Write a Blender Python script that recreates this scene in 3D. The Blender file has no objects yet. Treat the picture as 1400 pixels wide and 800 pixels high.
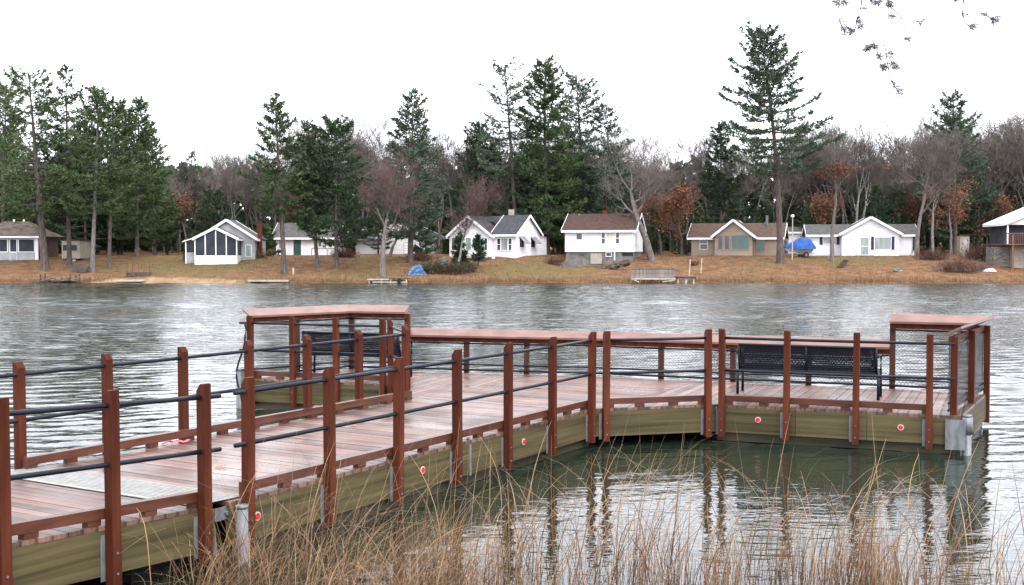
import bpy, math, random
import numpy as np
from mathutils import Vector, Matrix

# ------------------------------------------------------------------ camera, sky, sun, exposure
S = bpy.context.scene
C = S.collection
FOC, CAMZ, HOR = 1600.0, 2.85, 342.0                 # focal length in photo pixels, eye height over the water, horizon row
PITCH = math.atan((400.0 - HOR) / FOC)
cd = bpy.data.cameras.new('camera'); cam = bpy.data.objects.new('camera', cd); C.objects.link(cam)
cd.sensor_width = 36.0; cd.lens = 36.0 * FOC / 1400.0; cd.clip_start = 0.1; cd.clip_end = 3000.0
cam.location = (0, 0, CAMZ); cam.rotation_euler = (math.pi / 2 - PITCH, 0, 0)
S.camera = cam

SUN_EL, SUN_AZ = math.radians(52), math.radians(150)   # high behind the clouds, behind the photographer
W = bpy.data.worlds.new('World'); S.world = W; W.use_nodes = True
nt = W.node_tree; nt.nodes.clear()
wo = nt.nodes.new('ShaderNodeOutputWorld'); bg = nt.nodes.new('ShaderNodeBackground')
sky = nt.nodes.new('ShaderNodeTexSky'); sky.sky_type = 'NISHITA'; sky.sun_disc = False
sky.sun_elevation = SUN_EL; sky.sun_rotation = SUN_AZ; sky.dust_density = 4.0; sky.air_density = 1.0
mixw = nt.nodes.new('ShaderNodeMix'); mixw.data_type = 'RGBA'
mixw.inputs[0].default_value = 0.90                    # closed cloud cover over the blue
mixw.inputs[7].default_value = (9.5, 9.7, 10.5, 1)
nt.links.new(sky.outputs[0], mixw.inputs[6]); nt.links.new(mixw.outputs[2], bg.inputs[0])
bg.inputs[1].default_value = 0.10
nt.links.new(bg.outputs[0], wo.inputs[0])

sl = bpy.data.lights.new('sun', 'SUN'); so = bpy.data.objects.new('sun', sl); C.objects.link(so)
sl.energy = 0.9; sl.angle = math.radians(40); sl.color = (1.0, 0.97, 0.93)
so.rotation_euler = (math.pi / 2 - SUN_EL, 0, math.pi - SUN_AZ)
so.location = (0, 0, 60)

S.view_settings.view_transform = 'Standard'; S.view_settings.look = 'None'
S.view_settings.exposure = 1.88; S.view_settings.gamma = 1.0; S.view_settings.use_curve_mapping = False
S.cycles.max_bounces = 6; S.cycles.diffuse_bounces = 3; S.cycles.glossy_bounces = 3
S.cycles.transparent_max_bounces = 8; S.cycles.use_denoising = True
S.cycles.caustics_reflective = False; S.cycles.caustics_refractive = False

RNG = random.Random(7)

# ------------------------------------------------------------------ materials
def mk(name, col, col2=None, rough=0.7, scale=(2, 2, 2), detail=4.0, rnd=0.0, bump=0.0, bdist=0.02, metal=0.0,
       rough2=None, lo=0.35, hi=0.65, spec=0.15, coords='Object', coat=0.0):
    m = bpy.data.materials.new(name); m.use_nodes = True
    t = m.node_tree; n = t.nodes; l = t.links
    b = n['Principled BSDF']
    tc = n.new('ShaderNodeTexCoord'); mp = n.new('ShaderNodeMapping'); mp.inputs['Scale'].default_value = scale
    l.new(tc.outputs[coords], mp.inputs[0])
    nz = n.new('ShaderNodeTexNoise'); nz.inputs['Scale'].default_value = 1.0; nz.inputs['Detail'].default_value = detail
    l.new(mp.outputs[0], nz.inputs['Vector'])
    rp = n.new('ShaderNodeValToRGB'); rp.color_ramp.elements[0].position = lo; rp.color_ramp.elements[1].position = hi
    c2 = col2 if col2 else tuple(min(1, c * 1.35) for c in col)
    rp.color_ramp.elements[0].color = (*col, 1); rp.color_ramp.elements[1].color = (*c2, 1)
    l.new(nz.outputs['Fac'], rp.inputs[0])
    out = rp.outputs[0]
    if rnd:
        oi = n.new('ShaderNodeObjectInfo'); mr = n.new('ShaderNodeMapRange')
        mr.inputs['To Min'].default_value = 1 - rnd; mr.inputs['To Max'].default_value = 1 + rnd
        l.new(oi.outputs['Random'], mr.inputs[0])
        vm = n.new('ShaderNodeVectorMath'); vm.operation = 'SCALE'
        l.new(out, vm.inputs[0]); l.new(mr.outputs[0], vm.inputs['Scale']); out = vm.outputs[0]
    l.new(out, b.inputs['Base Color'])
    b.inputs['Roughness'].default_value = rough; b.inputs['Metallic'].default_value = metal
    b.inputs['Specular IOR Level'].default_value = spec; b.inputs['Coat Weight'].default_value = coat
    b.inputs['Coat Roughness'].default_value = 0.12
    if rough2 is not None:
        n2 = n.new('ShaderNodeTexNoise'); n2.inputs['Scale'].default_value = 1.3; n2.inputs['Detail'].default_value = 3
        g = n.new('ShaderNodeNewGeometry'); l.new(g.outputs['Position'], n2.inputs['Vector'])
        m2 = n.new('ShaderNodeMapRange'); m2.inputs['From Min'].default_value = 0.35; m2.inputs['From Max'].default_value = 0.65
        m2.inputs['To Min'].default_value = rough; m2.inputs['To Max'].default_value = rough2
        l.new(n2.outputs['Fac'], m2.inputs[0]); l.new(m2.outputs[0], b.inputs['Roughness'])
    if bump:
        bp = n.new('ShaderNodeBump'); bp.inputs['Strength'].default_value = bump; bp.inputs['Distance'].default_value = bdist
        l.new(nz.outputs['Fac'], bp.inputs['Height']); l.new(bp.outputs[0], b.inputs['Normal'])
    return m

MT = {}
MT['deck'] = mk('deck_wood', (0.0473, 0.0206, 0.0138), (0.1677, 0.0989, 0.0731), 0.24, (0.8, 24, 6), detail=7, rnd=0.5, bump=0.3, bdist=0.004, rough2=0.6, lo=0.28, hi=0.74, spec=0.4)
MT['post'] = mk('stained_post_wood', (0.0344, 0.0086, 0.0045), (0.1032, 0.0301, 0.0159), 0.55, (11, 11, 1.3), detail=8, rnd=0.2, bump=0.3, bdist=0.004, lo=0.25, hi=0.75, spec=0.07)
MT['kerb'] = mk('stained_kerb_wood', (0.0396, 0.0116, 0.0065), (0.0989, 0.0361, 0.0206), 0.36, (2.5, 2.5, 14), detail=8, rnd=0.15, bump=0.25, bdist=0.003, spec=0.3, lo=0.28, hi=0.72)
MT['cap'] = mk('cap_wood', (0.1075, 0.0499, 0.0361), (0.1634, 0.0843, 0.0636), 0.33, (3, 3, 9), detail=6, rnd=0.06, spec=0.4)
MT['beam'] = mk('treated_lumber', (0.0292, 0.0241, 0.0112), (0.1118, 0.0920, 0.0430), 0.6, (0.55, 0.55, 17), detail=9, rnd=0.24, lo=0.28, hi=0.72)
MT['wetbeam'] = mk('wet_algae_lumber', (0.0138, 0.0129, 0.0069), (0.0473, 0.0413, 0.0189), 0.45, (1.2, 1.2, 7), detail=7, rnd=0.1, spec=0.3)
MT['black'] = mk('black_paint', (0.0045, 0.0055, 0.010), (0.009, 0.011, 0.018), 0.42, (4, 4, 4), spec=0.18)
MT['blackdull'] = mk('black_plastic', (0.012, 0.012, 0.014), (0.022, 0.022, 0.024), 0.7, (4, 4, 4))
MT['galv'] = mk('galvanised_steel', (0.0860, 0.0946, 0.1032), (0.1634, 0.1720, 0.1806), 0.5, (14, 14, 6), metal=0.2, spec=0.5)
MT['plate'] = mk('bright_tread_plate', (0.1892, 0.1892, 0.1806), (0.2752, 0.2752, 0.2580), 0.45, (9, 9, 9), detail=7, metal=0.1)
MT['red'] = mk('red_reflector', (0.40, 0.008, 0.014), (0.5, 0.02, 0.025), 0.3, spec=0.5)
MT['wrim'] = mk('white_plastic', (0.45, 0.40, 0.34), (0.55, 0.5, 0.45), 0.4)
MT['wire'] = mk('grey_wire', (0.05, 0.05, 0.05), (0.08, 0.08, 0.08), 0.5)
MT['pink'] = mk('pink_ribbon', (0.75, 0.10, 0.18), (0.8, 0.2, 0.25), 0.5)
MT['leafd'] = mk('fallen_leaf', (0.20, 0.08, 0.03), (0.36, 0.18, 0.08), 0.7)
MT['white'] = mk('white_siding', (0.60, 0.60, 0.62), (0.72, 0.72, 0.73), 0.6, (0.8, 0.8, 2.5), detail=5)
MT['wtrim'] = mk('white_trim', (0.76, 0.76, 0.76), (0.82, 0.82, 0.82), 0.5)
MT['greywhite'] = mk('weathered_shaded_white', (0.2924, 0.2924, 0.3010), (0.3956, 0.3956, 0.3956), 0.7, (1.5, 1.5, 1.5))  # dulled white; on the porch cottage wall it carries tree shade
MT['tan'] = mk('tan_siding', (0.2580, 0.2021, 0.1505), (0.3096, 0.2451, 0.1849), 0.65, (0.8, 0.8, 2.5))
MT['cream'] = mk('cream_wall', (0.2838, 0.2580, 0.2064), (0.3612, 0.3268, 0.2666), 0.65)
MT['brownwall'] = mk('brown_grey_wall', (0.0731, 0.0568, 0.0456), (0.1161, 0.0903, 0.0731), 0.8, (2, 2, 4))
MT['rgrey'] = mk('grey_shingles', (0.0516, 0.0499, 0.0490), (0.0946, 0.0912, 0.0877), 0.85, (3, 3, 10), detail=6, bump=0.3)
MT['rdark'] = mk('dark_shingles', (0.0301, 0.0310, 0.0361), (0.0559, 0.0568, 0.0636), 0.8, (3, 3, 10), bump=0.3)
MT['rbrown'] = mk('brown_shingles', (0.0344, 0.0206, 0.0172), (0.0688, 0.0396, 0.0335), 0.85, (3, 3, 10), detail=6, bump=0.3)
MT['rtan'] = mk('tan_brown_shingles', (0.0602, 0.0378, 0.0284), (0.1015, 0.0654, 0.0499), 0.85, (3, 3, 10), detail=6, bump=0.3)
MT['rold'] = mk('old_mossy_roof', (0.0473, 0.0370, 0.0275), (0.1075, 0.0860, 0.0671), 0.9, (1.5, 1.5, 4), detail=7, bump=0.3)
MT['conc'] = mk('old_concrete', (0.0946, 0.0860, 0.0817), (0.1720, 0.1591, 0.1505), 0.85, (1.6, 1.6, 1.6), detail=7)
MT['brick'] = mk('red_brick', (0.0860, 0.0189, 0.0138), (0.1376, 0.0387, 0.0275), 0.8, (6, 6, 14))
MT['glass'] = mk('window_glass', (0.012, 0.016, 0.022), (0.03, 0.035, 0.045), 0.08, (1, 1, 1), spec=0.6)
MT['glassg'] = mk('green_window_glass', (0.035, 0.075, 0.060), (0.06, 0.11, 0.09), 0.1, (1, 1, 1), spec=0.5)
MT['glassgrey'] = mk('curtained_glass', (0.16, 0.20, 0.20), (0.28, 0.32, 0.31), 0.12, (3, 3, 0.5), spec=0.5)
MT['glassblue'] = mk('window_blue_blind', (0.05, 0.22, 0.42), (0.14, 0.38, 0.60), 0.2, (2, 2, 2), spec=0.5)
MT['screen'] = mk('insect_screen', (0.020, 0.024, 0.034), (0.045, 0.05, 0.062), 0.4, (0.8, 0.8, 0.8))
MT['curtain'] = mk('cream_curtain', (0.50, 0.47, 0.40), (0.64, 0.60, 0.52), 0.4, (6, 6, 0.4))
MT['shutter'] = mk('blue_shutter', (0.018, 0.024, 0.055), (0.03, 0.04, 0.08), 0.5)
MT['awning'] = mk('grey_awning', (0.14, 0.14, 0.16), (0.22, 0.22, 0.24), 0.6)
MT['oldwood'] = mk('weathered_grey_wood', (0.1032, 0.0903, 0.0817), (0.2236, 0.2021, 0.1849), 0.85, (2, 2, 8), rnd=0.2)
MT['darkwood'] = mk('dark_wet_wood', (0.035, 0.028, 0.024), (0.075, 0.06, 0.05), 0.7, (3, 3, 8), rnd=0.2)
MT['brownwood'] = mk('brown_deck_wood', (0.10, 0.05, 0.032), (0.17, 0.085, 0.055), 0.6, (3, 3, 8), rnd=0.15)
MT['palewood'] = mk('pale_wood', (0.2924, 0.2580, 0.2150), (0.4128, 0.3698, 0.3182), 0.8, (3, 3, 8), rnd=0.15)
MT['tarp'] = mk('blue_tarp', (0.0086, 0.0473, 0.2150), (0.0258, 0.0946, 0.3182), 0.45, (1.6, 1.6, 1.6), bump=0.6, bdist=0.08)
MT['tarp2'] = mk('pale_blue_tarp', (0.0258, 0.0860, 0.2236), (0.1204, 0.2064, 0.3268), 0.5, (2.4, 2.4, 2.4), bump=0.6, bdist=0.08)
MT['hull'] = mk('white_hull', (0.62, 0.64, 0.64), (0.74, 0.75, 0.75), 0.3, spec=0.5)
MT['rubber'] = mk('black_rubber', (0.012, 0.012, 0.012), (0.02, 0.02, 0.02), 0.8)
MT['lamp'] = mk('milky_lamp_globe', (0.78, 0.78, 0.74), (0.82, 0.82, 0.78), 0.3)
MT['bark'] = mk('pine_bark', (0.055, 0.042, 0.038), (0.13, 0.105, 0.095), 0.9, (9, 9, 2.2), rnd=0.15, bump=0.5, bdist=0.05)
MT['barkg'] = mk('grey_bark', (0.085, 0.072, 0.066), (0.175, 0.155, 0.145), 0.9, (8, 8, 2.5), rnd=0.2, bump=0.4, bdist=0.04)
MT['birch'] = mk('birch_bark', (0.15, 0.14, 0.13), (0.32, 0.305, 0.29), 0.8, (3, 3, 9), rnd=0.1)
MT['twig'] = mk('grey_brown_twigs', (0.080, 0.068, 0.060), (0.155, 0.135, 0.122), 0.9, (1, 1, 1), rnd=0.3)
MT['twigr'] = mk('reddish_twigs', (0.085, 0.055, 0.047), (0.145, 0.10, 0.086), 0.9, (1, 1, 1), rnd=0.12)
MT['bush'] = mk('dark_bush_twigs', (0.045, 0.030, 0.026), (0.10, 0.06, 0.048), 0.9, (1, 1, 1), rnd=0.2)

def leafmat(name, a, b, sc=0.9, rnd=0.16, trans=0.12):
    m = mk(name, a, b, 0.62, (sc, sc, sc), detail=5, rnd=rnd, lo=0.32, hi=0.68)
    t = m.node_tree; n = t.nodes; l = t.links; bs = n['Principled BSDF']; out = n['Material Output']
    tr = n.new('ShaderNodeBsdfTranslucent'); mx = n.new('ShaderNodeMixShader'); mx.inputs[0].default_value = trans
    l.new(bs.inputs['Base Color'].links[0].from_socket, tr.inputs[0])
    l.new(bs.outputs[0], mx.inputs[1]); l.new(tr.outputs[0], mx.inputs[2]); l.new(mx.outputs[0], out.inputs[0])
    return m
MT['needle'] = leafmat('pine_needles', (0.028, 0.052, 0.022), (0.094, 0.130, 0.054))
MT['needled'] = leafmat('dark_spruce_needles', (0.018, 0.036, 0.018), (0.050, 0.078, 0.036))
MT['needleb'] = leafmat('blue_green_needles', (0.030, 0.052, 0.032), (0.080, 0.110, 0.066))
MT['needlen'] = mk('near_needles', (0.075, 0.070, 0.085), (0.14, 0.125, 0.135), 0.6)
MT['rust'] = leafmat('rust_oak_leaves', (0.0989, 0.0370, 0.0189), (0.2021, 0.0860, 0.0447))

# ------------------------------------------------------------------ object helpers
def tag(o, label=None, cat=None, group=None, kind=None):
    if label: o['label'] = label
    if cat: o['category'] = cat
    if group: o['group'] = group
    if kind: o['kind'] = kind
    return o

def thing(name, label, cat, loc=(0, 0, 0), rz=0.0, group=None):
    o = bpy.data.objects.new(name, None); C.objects.link(o)
    o.empty_display_size = 0.2
    o.location = loc; o.rotation_euler = (0, 0, rz)
    return tag(o, label, cat, group)

class MB:
    """collects faces; build() links them as one mesh object"""
    def __init__(s): s.v = []; s.f = []
    def hexa(s, p):                                   # 8 corners: bottom 4 ccw, top 4 ccw
        b = len(s.v); s.v += [tuple(q) for q in p]
        s.f += [(b+3, b+2, b+1, b), (b+4, b+5, b+6, b+7), (b, b+1, b+5, b+4), (b+1, b+2, b+6, b+5), (b+2, b+3, b+7, b+6), (b+3, b, b+4, b+7)]
        return s
    def box(s, x0, x1, y0, y1, z0, z1):
        return s.hexa([(x0,y0,z0),(x1,y0,z0),(x1,y1,z0),(x0,y1,z0),(x0,y0,z1),(x1,y0,z1),(x1,y1,z1),(x0,y1,z1)])
    def bar(s, a, b, w, h, up=(0, 0, 1)):             # rectangular bar from a to b, w across, h along up
        a = Vector(a); b = Vector(b); d = (b - a).normalized(); u = Vector(up)
        r = d.cross(u)
        if r.length < 1e-6: r = d.cross(Vector((1, 0, 0)))
        r.normalize(); u = r.cross(d).normalized()
        r *= w / 2; u *= h / 2
        return s.hexa([a-r-u, a+r-u, b+r-u, b-r-u, a-r+u, a+r+u, b+r+u, b-r+u])
    def prism(s, poly, ext):                          # planar polygon (3d points) extruded by vector
        b = len(s.v); n = len(poly); e = Vector(ext)
        s.v += [tuple(q) for q in poly] + [tuple(Vector(q) + e) for q in poly]
        s.f += [tuple(range(b + n - 1, b - 1, -1)), tuple(range(b + n, b + 2 * n))]
        s.f += [(b+i, b+(i+1) % n, b+n+(i+1) % n, b+n+i) for i in range(n)]
        return s
    def tube(s, pts, r, n=8, cap=True):               # r: number or list
        pts = [Vector(p) for p in pts]; rs = r if isinstance(r, (list, tuple)) else [r] * len(pts)
        b = len(s.v)
        for i, p in enumerate(pts):
            d = (pts[min(i+1, len(pts)-1)] - pts[max(i-1, 0)]).normalized()
            a = d.cross(Vector((0, 0, 1)))
            if a.length < 1e-4: a = Vector((1, 0, 0))
            a.normalize(); c = d.cross(a)
            for k in range(n):
                t = 2 * math.pi * k / n
                s.v.append(tuple(p + (a * math.cos(t) + c * math.sin(t)) * rs[i]))
        for i in range(len(pts) - 1):
            for k in range(n):
                q = b + i * n
                s.f.append((q + k, q + (k+1) % n, q + n + (k+1) % n, q + n + k))
        if cap:
            s.f.append(tuple(b + k for k in range(n - 1, -1, -1)))
            s.f.append(tuple(b + (len(pts)-1) * n + k for k in range(n)))
        return s
    def build(s, name, mat, parent=None, off=None, smooth=False):
        me = bpy.data.meshes.new(name)
        v = s.v if off is None else [(x-off[0], y-off[1], z-off[2]) for x, y, z in s.v]
        me.from_pydata(v, [], s.f); me.update()
        import bmesh
        bm = bmesh.new(); bm.from_mesh(me); bmesh.ops.recalc_face_normals(bm, faces=bm.faces); bm.to_mesh(me); bm.free()
        if smooth:
            me.polygons.foreach_set('use_smooth', [True] * len(me.polygons))
        me.materials.append(MT[mat] if isinstance(mat, str) else mat)
        o = bpy.data.objects.new(name, me); C.objects.link(o)
        if parent: o.parent = parent
        return o

def tri_mesh(name, V, mat, F=None):
    """numpy (n,3,3) triangles, or verts (n,3) with faces (m,3)"""
    me = bpy.data.meshes.new(name)
    if F is None:
        V = np.asarray(V, np.float32).reshape(-1, 3); F = np.arange(len(V), dtype=np.int32).reshape(-1, 3)
    V = np.asarray(V, np.float32); F = np.asarray(F, np.int32)
    me.vertices.add(len(V)); me.vertices.foreach_set('co', V.ravel())
    me.loops.add(F.size); me.loops.foreach_set('vertex_index', F.ravel())
    me.polygons.add(len(F)); me.polygons.foreach_set('loop_start', np.arange(0, F.size, 3, dtype=np.int32))
    me.update(calc_edges=True)
    me.materials.append(MT[mat] if isinstance(mat, str) else mat)
    return me

def seg_tubes(p0, p1, r0, r1, n=4):
    """many straight tapered tubes at once -> verts, tri faces"""
    p0 = np.asarray(p0, float); p1 = np.asarray(p1, float); r0 = np.asarray(r0, float)[:, None]; r1 = np.asarray(r1, float)[:, None]
    d = p1 - p0; d /= np.linalg.norm(d, axis=1, keepdims=True) + 1e-9
    ref = np.where(np.abs(d[:, 2:3]) > 0.9, [[1.0, 0, 0]], [[0, 0, 1.0]])
    a = np.cross(d, ref); a /= np.linalg.norm(a, axis=1, keepdims=True) + 1e-9
    c = np.cross(d, a); m = len(p0)
    V = np.zeros((m, 2 * n, 3))
    for k in range(n):
        t = 2 * math.pi * k / n; o = a * math.cos(t) + c * math.sin(t)
        V[:, k] = p0 + o * r0; V[:, n + k] = p1 + o * r1
    f = []
    for k in range(n):
        j = (k + 1) % n
        f += [(k, j, n + j), (k, n + j, n + k)]
    F = (np.asarray(f)[None] + (np.arange(m) * 2 * n)[:, None, None]).reshape(-1, 3)
    return V.reshape(-1, 3), F

def link_mesh(name, me, parent=None):
    o = bpy.data.objects.new(name, me); C.objects.link(o)
    if parent: o.parent = parent
    return o

def vnoise(x, y):
    return (np.sin(x * 0.31 + 1.7 * np.sin(y * 0.23)) + np.sin(y * 0.41 + 1.3 * np.sin(x * 0.17 + 2)) + 0.6 * np.sin(x * 0.9 + y * 0.7)) / 2.6

# ------------------------------------------------------------------ terrain, lake
def shore_far(x):
    return 101.5 + 0.7 * np.sin(x * 0.13 + 0.5) + 0.45 * np.sin(x * 0.37 + 2) + 0.25 * np.sin(x * 0.83)
def shore_near(x):
    return 8.6 + 0.5 * np.sin(x * 0.6) - 0.12 * np.maximum(x, 0) + 0.35 * np.clip(-x - 1.5, 0, 4)
def terrain(x, y):
    x = np.asarray(x, float); y = np.asarray(y, float)
    n = shore_near(x) - y
    zn = np.where(n > 0, 1.25 * (1 - np.exp(-n * 0.17)), np.maximum(n * 0.12, -2.5))
    s = y - shore_far(x)
    up = np.clip(s, 0, 400)
    zf = np.where(up < 17, 0.16 * np.minimum(up, 1.5) + 0.128 * np.clip(up - 1.5, 0, 15.5), 2.22 + 0.012 * (up - 17))
    zf = zf + 0.10 * vnoise(x, y) * np.clip(up / 4, 0, 1)
    # ground cut down in front of the raised cottage, and lower by the screened porch
    zf = zf - 0.75 * np.exp(-((x - 6.6) / 3.2) ** 2 - ((y - 115.5) / 3.0) ** 2)
    zf = zf - 0.55 * np.exp(-((x + 4.0) / 2.6) ** 2 - ((y - 114.5) / 2.6) ** 2)
    zf = np.where(s > 0, zf, np.maximum(s * 0.10, -2.5))
    far = y > 55
    return np.where(far, zf, zn)
def tz(x, y): return float(terrain(x, y))
def at(px, py, Y):                                     # photo pixel seen at distance Y -> x, y, z
    v = -(py - 400.0) / FOC
    dy = math.cos(PITCH) + v * math.sin(PITCH); dz = -math.sin(PITCH) + v * math.cos(PITCH)
    return ((px - 700.0) / FOC * Y / dy, Y, CAMZ + dz * Y / dy)
def ground(px, Y, sink=0.0):
    x = (px - 700.0) / FOC * Y
    return (x, Y, tz(x, Y) - sink)
def base(px, py):                                      # where the sight line of a pixel meets the far bank
    y = 101.0
    while y < 150:
        q = at(px, py, y)
        if terrain(q[0], q[1]) >= q[2]: return (q[0], q[1], float(terrain(q[0], q[1])))
        y += 0.1
    return ground(px, 122.0)

xs = np.concatenate([np.linspace(-900, -90, 28), np.linspace(-88, 88, 177), np.linspace(90, 900, 28)])
ys = np.concatenate([np.linspace(-60, 4, 14), np.linspace(5, 14, 19), np.linspace(15, 98, 26), np.linspace(99, 130, 94), np.linspace(131, 180, 26), np.linspace(190, 1500, 24)])
X, Y = np.meshgrid(xs, ys)
Z = terrain(X, Y)
V = np.stack([X, Y, Z], -1).reshape(-1, 3)
nx, ny = len(xs), len(ys)
I = np.arange((ny - 1) * nx).reshape(ny - 1, nx)[:, :-1].ravel()
F = np.concatenate([np.stack([I, I + 1, I + nx + 1], 1), np.stack([I, I + nx + 1, I + nx], 1)])

def ground_material():
    m = bpy.data.materials.new('needle_litter_and_grass'); m.use_nodes = True
    t = m.node_tree; n = t.nodes; l = t.links; b = n['Principled BSDF']; b.inputs['Roughness'].default_value = 0.95
    b.inputs['Specular IOR Level'].default_value = 0.15
    g = n.new('ShaderNodeNewGeometry')
    def noise(sc, det, stretch=(1, 1, 1)):
        mp = n.new('ShaderNodeMapping'); mp.inputs['Scale'].default_value = stretch
        z = n.new('ShaderNodeTexNoise'); z.inputs['Scale'].default_value = sc; z.inputs['Detail'].default_value = det
        l.new(g.outputs['Position'], mp.inputs[0]); l.new(mp.outputs[0], z.inputs['Vector']); return z
    def ramp(src, p0, p1, c0, c1):
        r = n.new('ShaderNodeValToRGB'); r.color_ramp.elements[0].position = p0; r.color_ramp.elements[1].position = p1
        r.color_ramp.elements[0].color = (*c0, 1); r.color_ramp.elements[1].color = (*c1, 1); l.new(src.outputs['Fac'], r.inputs[0]); return r
    litter = ramp(noise(1.2, 7), 0.28, 0.72, (0.066, 0.031, 0.015), (0.190, 0.103, 0.049))
    grass = ramp(noise(1.6, 8), 0.3, 0.72, (0.060, 0.048, 0.017), (0.142, 0.110, 0.041))
    patch = ramp(noise(0.11, 4), 0.56, 0.70, (0, 0, 0), (1, 1, 1))
    fac = patch.outputs[0]
    for cx_, cy_, rad in ((-31, 113, 8.5), (1.5, 110, 7.0), (-14, 104, 5.0), (33, 116, 6.0)):     # mown lawns
        dn = n.new('ShaderNodeVectorMath'); dn.operation = 'DISTANCE'; dn.inputs[1].default_value = (cx_, cy_, 1.0); l.new(g.outputs['Position'], dn.inputs[0])
        wob = noise(0.5, 4); ml = n.new('ShaderNodeMath'); ml.operation = 'MULTIPLY_ADD'; ml.inputs[1].default_value = 9.0; l.new(wob.outputs['Fac'], ml.inputs[0]); l.new(dn.outputs['Value'], ml.inputs[2])
        rn = n.new('ShaderNodeMapRange'); rn.inputs['From Min'].default_value = rad + 5.5; rn.inputs['From Max'].default_value = rad + 1.5; rn.inputs['To Max'].default_value = 0.8; l.new(ml.outputs[0], rn.inputs[0])
        am = n.new('ShaderNodeMath'); am.operation = 'MAXIMUM'; l.new(fac, am.inputs[0]); l.new(rn.outputs[0], am.inputs[1]); fac = am.outputs[0]
    mx = n.new('ShaderNodeMix'); mx.data_type = 'RGBA'
    l.new(fac, mx.inputs[0]); l.new(litter.outputs[0], mx.inputs[6]); l.new(grass.outputs[0], mx.inputs[7])
    l.new(mx.outputs[2], b.inputs['Base Color'])
    bn = noise(5.0, 5); bp = n.new('ShaderNodeBump'); bp.inputs['Strength'].default_value = 0.8; bp.inputs['Distance'].default_value = 0.12
    l.new(bn.outputs['Fac'], bp.inputs['Height']); l.new(bp.outputs[0], b.inputs['Normal'])
    return m
gm = tri_mesh('ground', V, ground_material(), F)
gm.polygons.foreach_set('use_smooth', [True] * len(gm.polygons))
tag(link_mesh('ground', gm), 'brown needle covered grassy bank around the lake', kind='structure')

def water_material():
    m = bpy.data.materials.new('lake_water'); m.use_nodes = True
    t = m.node_tree; n = t.nodes; l = t.links; b = n['Principled BSDF']
    b.inputs['Base Color'].default_value = (0.010, 0.016, 0.010, 1); b.inputs['Roughness'].default_value = 0.03
    b.inputs['IOR'].default_value = 1.33
    g = n.new('ShaderNodeNewGeometry')
    def noise(sc, det, stretch, rot=0.0):
        mp = n.new('ShaderNodeMapping'); mp.inputs['Scale'].default_value = stretch; mp.inputs['Rotation'].default_value = (0, 0, rot)
        z = n.new('ShaderNodeTexNoise'); z.inputs['Scale'].default_value = sc; z.inputs['Detail'].default_value = det
        z.inputs['Roughness'].default_value = 0.55
        l.new(g.outputs['Position'], mp.inputs[0]); l.new(mp.outputs[0], z.inputs['Vector']); return z
    a = noise(1.0, 2, (4.0, 9.0, 1), 0.10); c = noise(1.0, 3, (1.6, 4.2, 1), -0.12)
    sp = n.new('ShaderNodeSeparateXYZ'); l.new(g.outputs['Position'], sp.inputs[0])
    # cat's paws: fine ripples everywhere, coarser chop on the open lake
    cal = n.new('ShaderNodeMapRange'); cal.inputs['From Min'].default_value = 17; cal.inputs['From Max'].default_value = 75
    cal.inputs['To Min'].default_value = 0.0; cal.inputs['To Max'].default_value = 12.0; l.new(sp.outputs['Y'], cal.inputs[0])
    ad = n.new('ShaderNodeMath'); ad.operation = 'MULTIPLY_ADD'
    l.new(c.outputs['Fac'], ad.inputs[0]); l.new(cal.outputs[0], ad.inputs[1]); l.new(a.outputs['Fac'], ad.inputs[2])
    bp = n.new('ShaderNodeBump'); bp.inputs['Strength'].default_value = 1.0; bp.inputs['Distance'].default_value = 0.007
    l.new(ad.outputs[0], bp.inputs['Height']); l.new(bp.outputs[0], b.inputs['Normal'])
    return m
def lake_mesh():
    """one sheet of water; real waves where the lake is in view, finer close by"""
    rs = np.random.default_rng(5)
    yr = 8.0 * 1.0036 ** np.arange(0, 740); yr = yr[yr < 107.9]
    rows = np.concatenate([[-20.0, 2.0], yr, [108.0]])
    cc = np.linspace(-1, 1, 341)
    X = np.zeros((len(rows), 345)); Yg = np.repeat(rows[:, None], 345, 1)
    half = 0.5 * np.maximum(rows, 8.0) + 5.0
    X[:, 2:343] = half[:, None] * cc[None]
    X[:, 0] = -900; X[:, 1] = -half - 20; X[:, 343] = half + 20; X[:, 344] = 900
    Z = np.zeros_like(X); dy = np.maximum(0.0036 * Yg, 0.028)
    gust = 0.74 + 0.46 * vnoise(X * 0.5 + 3, Yg * 0.75)
    calm = np.clip((Yg - 11.0) / 14.0, 0, 1); calm = 0.12 + 0.72 * calm * calm * (3 - 2 * calm)
    lam = np.exp(rs.uniform(math.log(0.17), math.log(0.85), 50))
    lam = np.concatenate([lam, np.exp(rs.uniform(math.log(0.9), math.log(2.3), 22))])
    for L in lam:
        th = -math.pi / 2 + 0.25 + rs.normal(0, 0.42); k = 2 * math.pi / L
        w = np.clip(L / (2.6 * dy) - 1.0, 0, 1)
        if L > 0.86: w = w * np.clip((Yg - 32) / 34, 0, 1) * 1.25
        Z += 0.020 * w * np.sin(k * (X * math.cos(th) + Yg * math.sin(th)) + rs.uniform(0, 6.28) + 0.8 * np.sin(0.35 * X / L + rs.uniform(0, 6))) * L * 0.25
    Z *= np.clip(gust, 0.3, 1.3) * calm
    Z[:2] = 0; Z[-1] = 0; Z[:, :4] = 0; Z[:, -4:] = 0
    V = np.stack([X, Yg, Z], -1).reshape(-1, 3); nr, nc = X.shape
    I = (np.arange(nr - 1)[:, None] * nc + np.arange(nc - 1)[None]).ravel()
    F = np.concatenate([np.stack([I, I + 1, I + nc + 1], 1), np.stack([I, I + nc + 1, I + nc], 1)])
    me = tri_mesh('lake', V, water_material(), F); me.polygons.foreach_set('use_smooth', [True] * len(me.polygons)); return me
tag(link_mesh('lake', lake_mesh()), 'rippled grey green lake under a white sky', kind='structure')

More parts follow.
